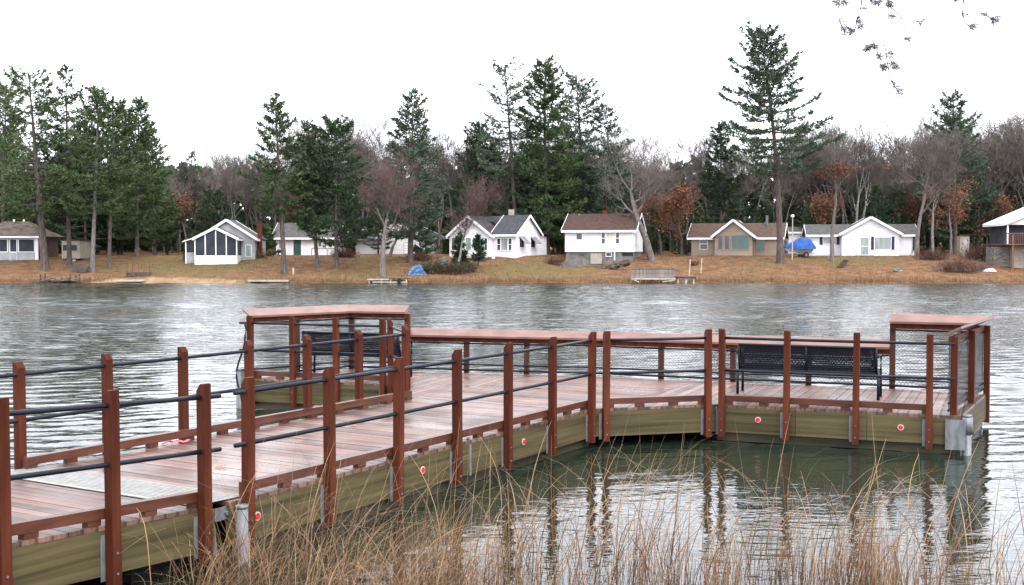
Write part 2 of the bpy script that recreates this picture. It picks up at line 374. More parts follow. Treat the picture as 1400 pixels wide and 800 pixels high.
# ------------------------------------------------------------------ fishing pier
DK = 0.55                                              # deck height over the water
A, B_, Cc, D_, E_, F_, G_, I_, J_, K_, L_ = [Vector((x, y)) for x, y in (
    (-2.583, 10.611), (1.17, 16.90), (3.05, 17.40), (6.22, 16.15), (7.66, 18.80), (1.45, 21.35), (-3.15, 22.60), (-4.78, 20.95),
    (-2.05, 19.95), (-1.52, 18.12), (-5.16, 12.10))]
PO = (0.5, 17.0, 0.0)
pier = thing('fishing_pier', 'red brown wooden fishing pier with black pipe rails standing in the lake', 'pier', PO)

def clip(poly, p, nrm):                                # keep the side where (q-p).nrm <= 0
    out = []
    for i in range(len(poly)):
        a, b = poly[i], poly[(i+1) % len(poly)]
        da, db = (a - p).dot(nrm), (b - p).dot(nrm)
        if da <= 0: out.append(a)
        if (da < 0 < db) or (db < 0 < da): out.append(a + (b - a) * (da / (da - db)))
    return out
def planks(region, ang, root, off, zf, width=0.142, gap=0.006, thick=0.038, mat='deck'):
    """boards lying along direction ang that fill the convex polygon; each one its own object"""
    d = Vector((math.cos(ang), math.sin(ang))); n = Vector((-d.y, d.x))
    t0 = min(q.dot(n) for q in region); t1 = max(q.dot(n) for q in region)
    k = 0
    t = t0
    while t < t1 - 0.02:
        hi = min(t + width - gap, t1)
        pl = clip(list(region), n * t, -n); pl = clip(pl, n * hi, n) if len(pl) > 2 else []
        if len(pl) > 2:
            c = sum(pl, Vector((0, 0))) / len(pl)
            loc = [((q - c).dot(d), (q - c).dot(n)) for q in pl]
            m = MB(); zt = RNG.uniform(-0.0022, 0.0022)
            m.prism([(x, y, -thick + zt) for x, y in loc], (0, 0, thick))
            o = m.build('deck_board', mat, root)
            zc, slope = zf(c)
            o.location = (c.x - off[0], c.y - off[1], zc - off[2])
            o.rotation_euler = (0, -slope[0], ang) if not isinstance(slope, Matrix) else slope.to_euler()
        t += width; k += 1
flat = lambda c: (DK, (0, 0))
WA = math.atan2(B_.y - A.y, B_.x - A.x)                # the walk's heading
u = Vector((math.cos(WA), math.sin(WA))); nl = Vector((-u.y, u.x))
# walk and the middle of the head: boards across the walk
hit = lambda p, d, q, e: p + d * (((q - p).x * e.y - (q - p).y * e.x) / (d.x * e.y - d.y * e.x))
TR = hit(B_, u, F_, E_ - F_); TL = hit(K_, (K_ - L_).normalized(), G_, F_ - G_)
planks([A, B_, TR, F_, TL, K_, L_], WA - math.pi / 2, pier, PO, flat)
HA = math.radians(67)
planks([B_ + Vector((0.012, 0)), Cc, D_, E_, TR + Vector((0.012, 0))], HA, pier, PO, flat)
planks([I_, J_, K_ - Vector((0.012, 0)), TL - Vector((0.012, 0)), G_], math.radians(70), pier, PO, flat)

def xy(v, z): return (v.x, v.y, z)
def inward_of(a, b):                                   # unit along, unit towards the left side of a->b
    d = (b - a).normalized(); return d, Vector((-d.y, d.x))

def post_mesh(z0, z1, chamfer=True, w=0.089):          # local: x along the rail, y towards the deck
    m = MB(); h = w / 2
    prof = [(-h, z0), (h, z0), (h, z1 - 0.062), (h - 0.045, z1), (-h, z1)] if chamfer else [(-h, z0), (h, z0), (h, z1), (-h, z1)]
    m.prism([(-h, y, z) for y, z in prof], (w, 0, 0)); return m
_pm = {}
def post(root, off, p, d, z0, z1, zb=0.0, chamfer=True, name='post'):
    """p centre (2d), d rail direction with the deck on its left"""
    key = (round(z0, 3), round(z1, 3), chamfer)
    if key not in _pm:
        o = post_mesh(z0, z1, chamfer).build(name, 'post', root); _pm[key] = o.data
    else: o = link_mesh(name, _pm[key], root)
    o.location = (p.x - off[0], p.y - off[1], zb - off[2])
    o.rotation_euler = (RNG.uniform(-.006, .006), RNG.uniform(-.006, .006), math.atan2(d.y, d.x) + RNG.uniform(-.02, .02))
    m = MB()                                           # two bolt heads on the outer face
    for zz in (z0 + 0.10, z0 + 0.27):
        m.tube([(0, -0.045, zz), (0, -0.052, zz)], 0.011, 6)
    bo = m.build('bolts', 'galv', o)
    return o
_strap = MB().box(-0.022, 0.022, -0.004, 0.003, -0.38, 0.0)
_sd = {}
def strap(root, off, p, d, ztop):
    if 'm' not in _sd:
        o = _strap.build('steel_bracket', 'galv', root); _sd['m'] = o.data
    else: o = link_mesh('steel_bracket', _sd['m'], root)
    o.location = (p.x - off[0], p.y - off[1], ztop - off[2]); o.rotation_euler = (0, 0, math.atan2(d.y, d.x))
def rail(root, off, a, b, za, zb, r=0.0215, over=0.0, name='pipe_rail', mat='black'):
    d = (b - a).normalized(); a = a - d * over; b = b + d * over
    L = (b - a).length; n = 6; pts = []
    for i in range(n + 1):
        t = i / n; q = a.lerp(b, t); pts.append((q.x, q.y, za + (zb - za) * t - 0.004 * math.sin(math.pi * t)))
    return MB().tube(pts, r, 10).build(name, mat, root, off, True)
def kerb(root, off, a, b, z, zb=None, w=0.085, h=0.088, blk=0.052, step=0.58, name='kerb_rail'):
    zb = z if zb is None else zb
    d = (b - a); L = d.length; d.normalize()
    MB().bar((a.x, a.y, z + blk + h / 2), (b.x, b.y, zb + blk + h / 2), w, h).build(name, 'kerb', root, off)
    k = max(1, round(L / step)); 
    for i in range(k + 1):
        t = min(max(i / k, 0.06 / L), 1 - 0.06 / L); q = a.lerp(b, t); zz = z + (zb - z) * t
        MB().bar((q.x - d.x * .065, q.y - d.y * .065, zz + blk / 2 + 0.001), (q.x + d.x * .065, q.y + d.y * .065, zz + blk / 2 + 0.001), w - 0.012, blk - 0.003).build('kerb_block', 'kerb', root, off)
def skirt(root, off, a, b, ztop, ztopb=None, h=0.37, low=True, thick=0.045, cuts=None):
    """treated beam under the deck edge; deck on the left of a->b; boards end to end with joints at cuts"""
    ztopb = ztop if ztopb is None else ztopb
    d, n = inward_of(a, b); L = (b - a).length
    cs = [0.0] + [c for c in (cuts or []) if 0 < c < L] + [L]
    for c0, c1 in zip(cs, cs[1:]):
        p = a + d * (c0 + 0.003) + n * (thick / 2); q = a + d * (c1 - 0.003) + n * (thick / 2)
        za = ztop + (ztopb - ztop) * c0 / L; zb = ztop + (ztopb - ztop) * c1 / L
        MB().bar((p.x, p.y, za - h / 2), (q.x, q.y, zb - h / 2), thick, h).build('side_beam', 'beam', root, off)
    if low:
        p = a + n * (thick + 0.04); q = b + n * (thick + 0.04)
        MB().bar((p.x, p.y, ztop - h - 0.06), (q.x, q.y, ztopb - h - 0.06), thick, 0.15).build('lower_beam', 'wetbeam', root, off)
_rf = {}
def reflector(root, off, p, d, z):
    """white rimmed red disc on the outside of a beam (deck left of d)"""
    if not _rf:
        o = MB().tube([(0, 0.0, 0), (0, -0.008, 0)], 0.043, 20).build('reflector', 'wrim', root)
        r = MB().tube([(0, -0.008, 0), (0, -0.014, 0)], 0.032, 20).build('red_lens', 'red', o)
        _rf['a'], _rf['b'] = o.data, r.data
    else:
        o = link_mesh('reflector', _rf['a'], root); link_mesh('red_lens', _rf['b'], o)
    o.location = (p.x - off[0], p.y - off[1], z - off[2]); o.rotation_euler = (0, 0, math.atan2(d.y, d.x))
def wire_panel(root, off, a, b, z0, z1, pitch=0.058, r=0.0033, name='wire_mesh', mat='wire'):
    d = (b - a); L = d.length; d.normalize(); H = z1 - z0
    P0, P1 = [], []
    for sgn in (1, -1):
        c = -H if sgn > 0 else 0.0
        end = L if sgn > 0 else L + H
        while c < end:
            # line s = c + sgn*h
            h0, h1 = 0.0, H
            s0, s1 = c, c + sgn * H
            if sgn > 0:
                if s0 < 0: h0 = -c
                if s1 > L: h1 = L - c
            else:
                if s0 > L: h0 = c - L
                if s1 < 0: h1 = c
            if h1 - h0 > 0.01:
                for hh, lst in ((h0, P0), (h1, P1)):
                    s = c + sgn * hh; q = a + d * s
                    lst.append((q.x - off[0], q.y - off[1], z0 + hh - off[2]))
            c += pitch
    Vv, Ff = seg_tubes(P0, P1, [r] * len(P0), [r] * len(P0), 3)
    return link_mesh(name, tri_mesh(name, Vv, mat, Ff), root)

PT, PB = 1.13, -0.47                                   # post top and foot relative to the deck
RH, RL = 1.00, 0.517                                   # pipe rail heights over the deck
def railing(a, b, ts, root=pier, off=PO, out=0.048, over=(0.0, 0.0), cuts=None, refl=(), extra=(), low=True, kerb_on=True, straps=True, sk=True, pz=PT):
    """deck edge a->b with the deck on the left; ts: post distances from a"""
    d, n = inward_of(a, b); L = (b - a).length
    if sk: skirt(root, off, a, b, DK - 0.040, cuts=cuts, low=low)
    for t in ts:
        post(root, off, a + d * t - n * out, d, PB, pz, DK)
        if straps: strap(root, off, a + d * (t - 0.072) - n * 0.004, d, DK - 0.07)
    for t in extra: strap(root, off, a + d * t - n * 0.004, d, DK - 0.05)
    for t in refl: reflector(root, off, a + d * t - n * 0.002, d, DK - 0.20)
    p0 = a + d * (ts[0] - over[0]) - n * out; p1 = a + d * (ts[-1] + over[1]) - n * out
    for z in (RH, RL): rail(root, off, p0, p1, DK + z, DK + z)
    if kerb_on: kerb(root, off, a + d * (ts[0] + 0.02) + n * 0.05, a + d * min(L, ts[-1] + 0.02) + n * 0.05, DK)
# right side of the walk
sp = 1.1665; L0 = (B_ - A).length
railing(A, B_, [0.20 + sp * i for i in range(7)], over=(0.17, 0.02), cuts=[2.4, 4.9], refl=(0.36, 3.05, 5.33), extra=(4.05,))
railing(B_, Cc, [0.19, (Cc - B_).length - 0.157], over=(0.03, 0.05), low=False, extra=())
dl = (D_ - Cc).length
railing(Cc, D_, [0.093, 1.037, 2.01, 3.0], over=(0.04, 0.32), cuts=[1.16, 2.16], refl=(0.62, 2.62))
# left side of the walk (a->b with the deck on the left, so run it backwards)
LW = (K_ - L_).length
railing(K_, L_, [0.164 + 1.13 * i for i in range(7)], over=(0.03, 0.25), cuts=[2.9, 5.3])
# short return to the left wing and the wing's front
railing(J_, K_, [0.12, (K_ - J_).length - 0.32], over=(0.02, 0.0), kerb_on=False, straps=False)
lj = (J_ - I_).length
railing(I_, J_, [0.129, 0.995, 1.859, lj - 0.15], over=(0.22, 0.0), cuts=[1.0, 1.9])
skirt(pier, PO, D_, E_, DK - 0.04); skirt(pier, PO, G_, I_, DK - 0.04, low=False)
skirt(pier, PO, E_, F_, DK - 0.04, low=False); skirt(pier, PO, F_, G_, DK - 0.04, low=False)

def caprail(pts, z, closed_post=True, wid=0.235, mesh=True, posts_t=None, tilt=0.115):
    """flat cap on posts round the water side; deck on the left of the run; pts 2d"""
    # mitred cap top
    n = len(pts); inner, outer = [], []
    for i in range(n):
        ds = []
        if i > 0: ds.append((pts[i] - pts[i-1]).normalized())
        if i < n - 1: ds.append((pts[i+1] - pts[i]).normalized())
        nn = sum((Vector((-d.y, d.x)) for d in ds), Vector((0, 0))).normalized()
        k = 1.0 / max(0.4, nn.dot(Vector((-ds[0].y, ds[0].x))))
        inner.append(pts[i] + nn * k * (wid * 0.60)); outer.append(pts[i] - nn * k * (wid * 0.40))
    for i in range(n - 1):
        MB().prism([xy(inner[i], z - 0.038), xy(outer[i], z + tilt - 0.038), xy(outer[i+1], z + tilt - 0.038), xy(inner[i+1], z - 0.038)], (0, 0, 0.036)).build('cap_board', 'cap', pier, PO)
        d, nn = inward_of(pts[i], pts[i+1]); L = (pts[i+1] - pts[i]).length
        p = pts[i] + nn * 0.055; q = pts[i+1] + nn * 0.055
        MB().bar((p.x, p.y, z - 0.038 - 0.045), (q.x, q.y, z - 0.038 - 0.045), 0.034, 0.085).build('fascia_board', 'post', pier, PO)
        for t in posts_t[i]:
            post(pier, PO, pts[i] + d * t, d, PB, z - DK - 0.039, DK, chamfer=False)
        for zz, rr in ((z - 0.145, 0.016), (DK + 0.16, 0.016), (DK + 0.06, 0.02)):
            rail(pier, PO, pts[i] + nn * 0.06, pts[i+1] + nn * 0.06, zz, zz, rr)
        wire_panel(pier, PO, pts[i] + nn * 0.065, pts[i+1] + nn * 0.065, DK + 0.08, z - 0.15)
HI, LO = DK + 1.13, DK + 0.70
def ev(a, b, k, e0=0.05, e1=0.05):
    L = (b - a).length; return [e0 + (L - e0 - e1) * i / k for i in range(k + 1)]
GH = G_ + (F_ - G_).normalized() * 1.20                # end of the high part beside the left bench
EH = E_ + (F_ - E_).normalized() * 1.50
DH = D_ + Vector((-0.07, 0.10))
caprail([DH, E_, EH], HI, posts_t=[ev(DH, E_, 2), [(EH - E_).length - 0.04]])
caprail([EH, F_, GH], LO, posts_t=[[1.32, 2.61, 3.90], [1.22, 2.39]])
caprail([GH, G_, I_], HI, posts_t=[[0.0, (GH - G_).length - 0.05], [1.22, (I_ - G_).length - 0.10]])
# hidden frame and floats under the deck
fl = MB()
for t in (1.2, 3.6, 6.0):
    c = A + u * t + nl * 1.45
    fl.prism([xy(c + u * 0.9 + nl * 1.1, -0.25), xy(c - u * 0.9 + nl * 1.1, -0.25), xy(c - u * 0.9 - nl * 1.1, -0.25), xy(c + u * 0.9 - nl * 1.1, -0.25)], (0, 0, 0.55))
fl.build('float_drum', 'blackdull', pier, PO)
hd = (D_ - I_).normalized(); hn = Vector((-hd.y, hd.x))
for k, t in enumerate((1.2, 4.4, 7.2, 9.8)):
    c = I_ + hd * t + hn * 1.25
    m = MB(); m.prism([xy(c - hd * 0.8 - hn * 0.75, -0.25), xy(c + hd * 0.8 - hn * 0.75, -0.25), xy(c + hd * 0.8 + hn * 0.75, -0.25), xy(c - hd * 0.8 + hn * 0.75, -0.25)], (0, 0, 0.55))
    m.build('float_drum', 'blackdull', pier, PO)
for t in (0.5, 2.0, 3.5, 5.0, 6.5):
    p = A + u * t + nl * 0.06; q = A + u * t + nl * 2.8
    MB().bar(xy(p, DK - 0.17), xy(q, DK - 0.17), 0.05, 0.25).build('cross_beam', 'beam', pier, PO)

# ------------------------------------------------------------------ gangway to the shore
GO = (-3.3, 9.3, 0.3)
gang = thing('gangway', 'sloping wooden gangway with bright metal plate leading onto the pier', 'gangway', GO)
GS = 0.048                                             # rise per metre towards the shore
A2 = A - u * 0.06; L2 = L_ - u * 0.06 + Vector((0, 0)); GLEN = 6.2
A3 = A2 - u * GLEN; L3 = A2 + nl * (L2 - A2).dot(nl) - u * GLEN; L2 = A2 + nl * (L2 - A2).dot(nl)
def gz(p): return DK + 0.004 + GS * max(0.0, (A2 - p).dot(u))
def gslope(c):
    return gz(c), (0, 0)
# boards across: tilt each about its own length
dA = WA - math.pi / 2
def gang_planks():
    t = 0.34; k = 0
    Lw = (L2 - A2).length
    me = MB().box(-Lw / 2, Lw / 2, -0.068, 0.068, -0.038, 0).build('deck_board', 'deck', gang)
    first = True
    while t < GLEN:
        c = A2 - u * t + nl * (Lw / 2)
        o = me if first else link_mesh('deck_board', me.data, gang); first = False
        o.location = (c.x - GO[0], c.y - GO[1], gz(c) - GO[2] + RNG.uniform(-.002, .002))
        o.rotation_euler = Matrix.Rotation(dA, 3, 'Z').to_4x4().to_euler()
        o.rotation_euler = (-math.atan(GS) , 0, dA)
        t += 0.142
gang_planks()
def ribbed_plate():
    m = MB(); a0 = A2 + u * 0.30; Lw = (L2 - A2).length
    P = lambda s, w, z: (a0.x - u.x * s + nl.x * w, a0.y - u.y * s + nl.y * w, z)
    z0 = DK + 0.006; z1 = gz(A2 - u * 0.30) + 0.008
    m.hexa([P(0, 0.06, z0), P(0, Lw - 0.02, z0), P(0.62, Lw - 0.02, z1), P(0.62, 0.06, z1)] + [P(0, 0.06, z0 + .006), P(0, Lw - 0.02, z0 + .006), P(0.62, Lw - 0.02, z1 + .006), P(0.62, 0.06, z1 + .006)])
    o = m.build('transition_plate', 'plate', gang, GO)
    rb = MB(); k = 0
    while 0.05 + k * 0.05 < 0.6:
        s = 0.04 + k * 0.05; z = z0 + (z1 - z0) * s / 0.62 + 0.006
        rb.bar(P(s, 0.08, z + 0.002), P(s, Lw - 0.04, z + 0.002), 0.010, 0.005); k += 1
    rb.build('tread_ribs', 'plate', o)
ribbed_plate_o = ribbed_plate()
bpy.data.objects['tread_ribs'].location = (-GO[0], -GO[1], -GO[2])
for side in (0, 1):
    a, b = (A3, A2 - u * 0.12) if side == 0 else (L2 - u * 0.12, L3)
    d, n = inward_of(a, b); L = (b - a).length
    za, zb = gz(a), gz(b)
    skirt(gang, GO, a, b, za - 0.04, zb - 0.04, h=0.37, low=False, cuts=[L - 3.6 if side == 0 else 3.0])
    zf = lambda p: gz(p)
    if side == 0: ts = [L - 0.165 - 1.01 * i for i in range(6)]
    else: ts = [0.95 + 1.02 * i for i in range(5)]
    for t in ts:
        q = a + d * t - n * 0.048
        post(gang, GO, q, d, PB - 0.02, 1.105, gz(q)); strap(gang, GO, a + d * (t - 0.072) - n * 0.004, d, gz(q) - 0.07)
    ts.sort()
    e0, e1 = (0.1, 0.19) if side == 0 else (0.3, 0.1)
    p0 = a + d * (ts[0] - e0) - n * 0.048; p1 = a + d * (ts[-1] + e1) - n * 0.048
    for z in (0.985, 0.505): rail(gang, GO, p0, p1, gz(p0) + z, gz(p1) + z)
    p0 = a + d * (ts[0] - 0.2) + n * 0.05; p1 = a + d * (ts[-1] + 0.03) + n * 0.05
    kerb(gang, GO, p0, p1, gz(p0), gz(p1))
# hinge steel at the lower end
h0 = A2 + nl * 0.04
MB().bar(xy(h0 - u * 0.17, DK - 0.10), xy(h0 + u * 0.16, DK - 0.10), 0.012, 0.12).build('hinge_plate', 'galv', gang, GO)
MB().bar(xy(h0 - u * 0.14, DK - 0.16), xy(h0 - u * 0.14 + u * 0.03, DK - 0.46), 0.07, 0.05).build('hinge_leg', 'galv', gang, GO)
MB().tube([xy(h0 - nl * 0.03 + u * 0.05, DK - 0.10), xy(h0 + nl * 0.02 + u * 0.05, DK - 0.10)], 0.022, 8).build('hinge_pin', 'galv', gang, GO)
c = A2 + nl * 1.45 - u * 0.55
MB().prism([xy(c - u * 0.35 - nl * 1.25, -0.2), xy(c + u * 0.35 - nl * 1.25, -0.2), xy(c + u * 0.35 + nl * 1.25, -0.2), xy(c - u * 0.35 + nl * 1.25, -0.2)], (0, 0, 0.50)).build('float_drum', 'blackdull', gang, GO)

def pile(p, r, ztop, label, cap=0.0):
    t = thing('steel_pile', label, 'pile', (p.x, p.y, 0), group='steel piles that hold the pier')
    m = MB().tube([(0, 0, -1.6), (0, 0, ztop - 0.03)], r, 20).build('pipe', 'galv', t, None, True)
    MB().tube([(0, 0, ztop - 0.035), (0, 0, ztop - 0.006)], [r * 1.06, r * 1.06], 20).build('collar_ring', 'galv', t, None, True)
    if cap: MB().tube([(0, 0, ztop - cap - 0.22), (0, 0, ztop - 0.04)], r * 1.22, 20).build('guide_sleeve', 'galv', t, None, True)
pile(A + u * 0.06 - nl * 0.10, 0.056, DK - 0.02, 'grey steel pipe pile between the gangway end and the pier')
pile(D_ + (D_ - Cc).normalized() * 0.13 + Vector((-0.02, 0.08)), 0.062, DK + 0.02, 'grey steel pipe pile at the corner below the high rail', 0.05)
pile(I_ + Vector((-0.14, 0.16)), 0.075, DK + 0.16, 'grey steel pipe pile at the end of the bench wing')
cb = D_ - (D_ - Cc).normalized() * 0.0
o = MB().bar(xy(cb + Vector((-0.20, 0.03)), DK - 0.26), xy(cb + Vector((0.05, -0.05)), DK - 0.26), 0.02, 0.42).build('corner_plate', 'galv', pier, PO)

# ------------------------------------------------------------------ benches (facing the lake)
def bench(x, y, ang, label, L=1.95):
    t = thing('mesh_bench', label, 'bench', (x, y, DK), ang, 'black metal benches on the pier')
    V2 = lambda a, b: Vector((a, b))
    fr = MB()
    back = lambda z: -0.10 * (z - 0.40) / 0.45        # the back leans towards the viewer
    fr.tube([(-L/2, back(.80), .80), (L/2, back(.80), .80)], 0.022, 8)
    fr.tube([(-L/2, 0.0, .40), (L/2, 0.0, .40)], 0.026, 8)
    for s in (-L/2, 0.0, L/2): fr.tube([(s, 0, .40), (s, back(.80), .80)], 0.02, 8)
    bk = fr.build('backrest', 'black', t, None, True)
    # expanded metal in the back and the seat
    P0, P1 = [], []
    n = int(L / 0.022)
    for i in range(n + 1):
        s = -L/2 + L * i / n
        for sg in (-0.12, 0.12):
            s1 = min(max(s + sg, -L/2), L/2)
            P0.append((s, 0, .41)); P1.append((s1, back(.79), .79))
    for k in range(14):
        z = .42 + .37 * k / 13; P0.append((-L/2, back(z), z)); P1.append((L/2, back(z), z))
    Vv, Ff = seg_tubes(P0, P1, [0.0078] * len(P0), [0.0078] * len(P0), 3)
    link_mesh('back_mesh', tri_mesh('back_mesh', Vv, 'black', Ff), bk)
    st = MB()
    st.tube([(-L/2, 0.45, .42), (L/2, 0.45, .42)], 0.024, 8); st.tube([(-L/2, 0.02, .40), (-L/2, 0.45, .42)], 0.02, 8); st.tube([(L/2, 0.02, .40), (L/2, 0.45, .42)], 0.02, 8)
    se = st.build('seat', 'black', t, None, True)
    P0, P1 = [], []
    for i in range(int(L / 0.03) + 1):
        s = -L/2 + 0.03 * i; P0.append((s, 0.02, .405)); P1.append((s, 0.45, .425))
    for k in range(13):
        P0.append((-L/2, 0.03 + .035 * k, .405 + .0016 * k)); P1.append((L/2, 0.03 + .035 * k, .405 + .0016 * k))
    Vv, Ff = seg_tubes(P0, P1, [0.005] * len(P0), [0.005] * len(P0), 3)
    link_mesh('seat_mesh', tri_mesh('seat_mesh', Vv, 'black', Ff), se)
    for s in (-L/2 - 0.03, L/2 + 0.03):
        MB().tube([(s, 0.0, 0.0), (s, 0.0, .40)], 0.022, 8).build('leg', 'black', t, None, True)
        MB().tube([(s, 0.42, 0.0), (s, 0.44, .42)], 0.022, 8).build('leg', 'black', t, None, True)
        MB().tube([(s, back(.66), .66), (s, 0.20, .67), (s, 0.40, .66), (s, 0.455, .62), (s, 0.45, .42)], 0.018, 8).build('armrest', 'black', t, None, True)
    return t
bench(4.62, 18.30, math.radians(-22), 'long black mesh bench behind the low rail of the straight wing', 2.1)
bench(-2.90, 21.15, math.radians(-18), 'black mesh bench under the high rail beside the hanging hose', 1.9)

# small things on the pier
hose = []
for k in range(15):
    q = at(331 + 5 * math.sin(k * 0.62) - 5 * (k / 14) + (3 if k < 2 else 0), 440 + k * 9.3, 20.75)
    hose.append((q[0], q[1], q[2]))
tag(MB().tube(hose, 0.018, 8).build('black_hose', 'blackdull', None, None, True), 'black hose hanging down into the water at the bench wing', 'hose')
rb = MB(); q0 = atdeck = None
def deckpt(px, py):
    q1 = at(px, py, 10.0); t = (DK - CAMZ) / (q1[2] - CAMZ); return (q1[0] * t, q1[1] * t, DK)
pk = [deckpt(222, 609), deckpt(231, 606), deckpt(238, 607.5), deckpt(244, 605.5), deckpt(252, 606), deckpt(258, 604.5)]
for i in range(len(pk) - 1):
    a, b = pk[i], pk[i+1]; za, zb = 0.012 + 0.02 * (i % 2), 0.012 + 0.02 * ((i + 1) % 2)
    rb.bar((a[0], a[1], DK + za), (b[0], b[1], DK + zb), 0.05, 0.004)
tag(rb.build('ribbon', 'pink'), 'crumpled pink ribbon lying on the deck boards', 'ribbon')
LFX = [(432, 556), (484, 583), (497, 557), (598, 516), (570, 513), (736, 531), (690, 522), (300, 640), (520, 570), (640, 600)]
lf0 = None
for i, (px, py) in enumerate(LFX):
    p = deckpt(px, py); m = MB()
    if lf0 is None:
        w, h = 0.03, 0.055
        m.v = [(-h, 0, 0.004), (-0.01, w, 0.012), (h, 0, 0.02), (-0.01, -w, 0.006), (h * 1.5, 0.004, 0.012)]; m.f = [(0, 3, 2), (0, 2, 1), (2, 4, 1)]
        o = m.build('fallen_leaf', 'leafd'); lf0 = o.data
    else: o = link_mesh('fallen_leaf', lf0)
    tag(o, 'small dry brown leaf lying on the wet deck', 'leaf', 'leaves fallen on the pier')
    o.location = (p[0], p[1], DK + 0.003); o.rotation_euler = (0, 0, i * 1.9); o.scale = (1 + 0.2 * (i % 3),) * 3

# ------------------------------------------------------------------ cottages on the far bank
def gable_block(root, x0, x1, y0, y1, z0, ze, zr, axis='x', wall='white', roofm='rgrey', peak=None, oh=0.28, ends=True, name='wall', trim='wtrim', th=0.10, ohe=None):
    """walls under a gable roof; ridge runs along axis; peak = offset of the ridge across (default middle)"""
    ohe = oh if ohe is None else ohe
    m = MB()
    if axis == 'x':
        pk = (y0 + y1) / 2 if peak is None else peak
        m.prism([(x0, y0, z0), (x0, y1, z0), (x0, y1, ze), (x0, pk, zr), (x0, y0, ze)], (x1 - x0, 0, 0))
    else:
        pk = (x0 + x1) / 2 if peak is None else peak
        m.prism([(x0, y0, z0), (x1, y0, z0), (x1, y0, ze), (pk, y0, zr), (x0, y0, ze)], (0, y1 - y0, 0))
    w = m.build(name, wall, root)
    out = []
    for side in (0, 1):
        if axis == 'x':
            e = y0 if side == 0 else y1; run = pk - e; sl = (zr - ze) / abs(run)
            eo = e - oh * (1 if side == 0 else -1); zo = ze - oh * sl
            q = [(x0 - ohe, eo, zo), (x0 - ohe, pk, zr), (x1 + ohe, pk, zr), (x1 + ohe, eo, zo)]
        else:
            e = x0 if side == 0 else x1; run = pk - e; sl = (zr - ze) / abs(run)
            eo = e - oh * (1 if side == 0 else -1); zo = ze - oh * sl
            q = [(eo, y0 - ohe, zo), (pk, y0 - ohe, zr), (pk, y1 + ohe, zr), (eo, y1 + ohe, zo)]
        q = [(a, b, c + 0.012) for a, b, c in q]
        r = MB().prism(q, (0, 0, th)).build('roof_slope', roofm, root)
        out.append(r)
        # eave board along the low edge and rake boards at the gable ends
        if axis == 'x':
            s = -1 if side == 0 else 1
            MB().box(x0 - ohe, x1 + ohe, eo + (s * 0.03 if s > 0 else -0.03) - (0.0 if s < 0 else 0.03), eo + (0.0 if s < 0 else 0.03), zo - 0.12, zo + th * 0.9).build('eave_board', trim, root)
            for xx, sg in ((x0 - ohe, -1), (x1 + ohe, 1)):
                MB().bar((xx + sg * 0.016, eo, zo + th * 0.25), (xx + sg * 0.016, pk, zr + th * 0.25), 0.028, 0.24).build('rake_board', trim, root)
        else:
            s = -1 if side == 0 else 1
            MB().box(min(eo, eo + s * 0.03), max(eo, eo + s * 0.03), y0 - ohe, y1 + ohe, zo - 0.12, zo + th * 0.9).build('eave_board', trim, root)
            for yy, sg in ((y0 - ohe, -1), (y1 + ohe, 1)):
                MB().bar((eo, yy + sg * 0.016, zo + th * 0.25), (pk, yy + sg * 0.016, zr + th * 0.25), 0.028, 0.24).build('rake_board', trim, root)
    return w

def opening(root, side, a, c, z, w, h, pane='glass', frame='wtrim', fw=0.07, bars=(1, 1), name='window', plane=0.0, proud=0.05):
    """window or door on a wall. side 'f': wall facing -y at y=plane, a along x; side 'r': wall facing +x at x=plane, a along y"""
    def P(s, zz, dd):                                  # s along, dd outwards
        return (a + s, plane - dd, zz) if side == 'f' else (plane + dd, a + s, zz)
    m = MB()
    def slab(s0, s1, z0, z1, d0, d1):
        m.hexa([P(s0, z0, d0), P(s1, z0, d0), P(s1, z0, d1), P(s0, z0, d1), P(s0, z1, d0), P(s1, z1, d0), P(s1, z1, d1), P(s0, z1, d1)])
    z0, z1 = z, z + h
    slab(-w/2 - fw, -w/2, z0 - fw, z1 + fw, 0.002, proud); slab(w/2, w/2 + fw, z0 - fw, z1 + fw, 0.002, proud)
    slab(-w/2, w/2, z1, z1 + fw, 0.002, proud); slab(-w/2, w/2, z0 - fw, z0, 0.002, proud)
    for i in range(1, bars[0]): s = -w/2 + w * i / bars[0]; slab(s - 0.025, s + 0.025, z0, z1, 0.004, proud * 0.8)
    for i in range(1, bars[1]): zz = z0 + h * i / bars[1]; slab(-w/2, w/2, zz - 0.025, zz + 0.025, 0.004, proud * 0.8)
    o = m.build(name, frame, root)
    m = MB(); slab_m = m
    s0, s1, d0, d1 = -w/2, w/2, 0.003, proud * 0.45
    m.hexa([P(s0, z0, d0), P(s1, z0, d0), P(s1, z0, d1), P(s0, z0, d1), P(s0, z1, d0), P(s1, z1, d0), P(s1, z1, d1), P(s0, z1, d1)])
    m.build('pane' if name == 'window' else 'panel', pane, o)
    return o
def shutter(root, x, z, w, h, plane, side='f'):
    MB().box(x - w/2, x + w/2, plane - 0.06, plane - 0.005, z, z + h).build('shutter', 'shutter', root)

def cottage(name, label, px, Yd, yaw, z=None):
    g = ground(px, Yd); return thing(name, label, 'cottage', (g[0], g[1], g[2] if z is None else z), math.radians(yaw))

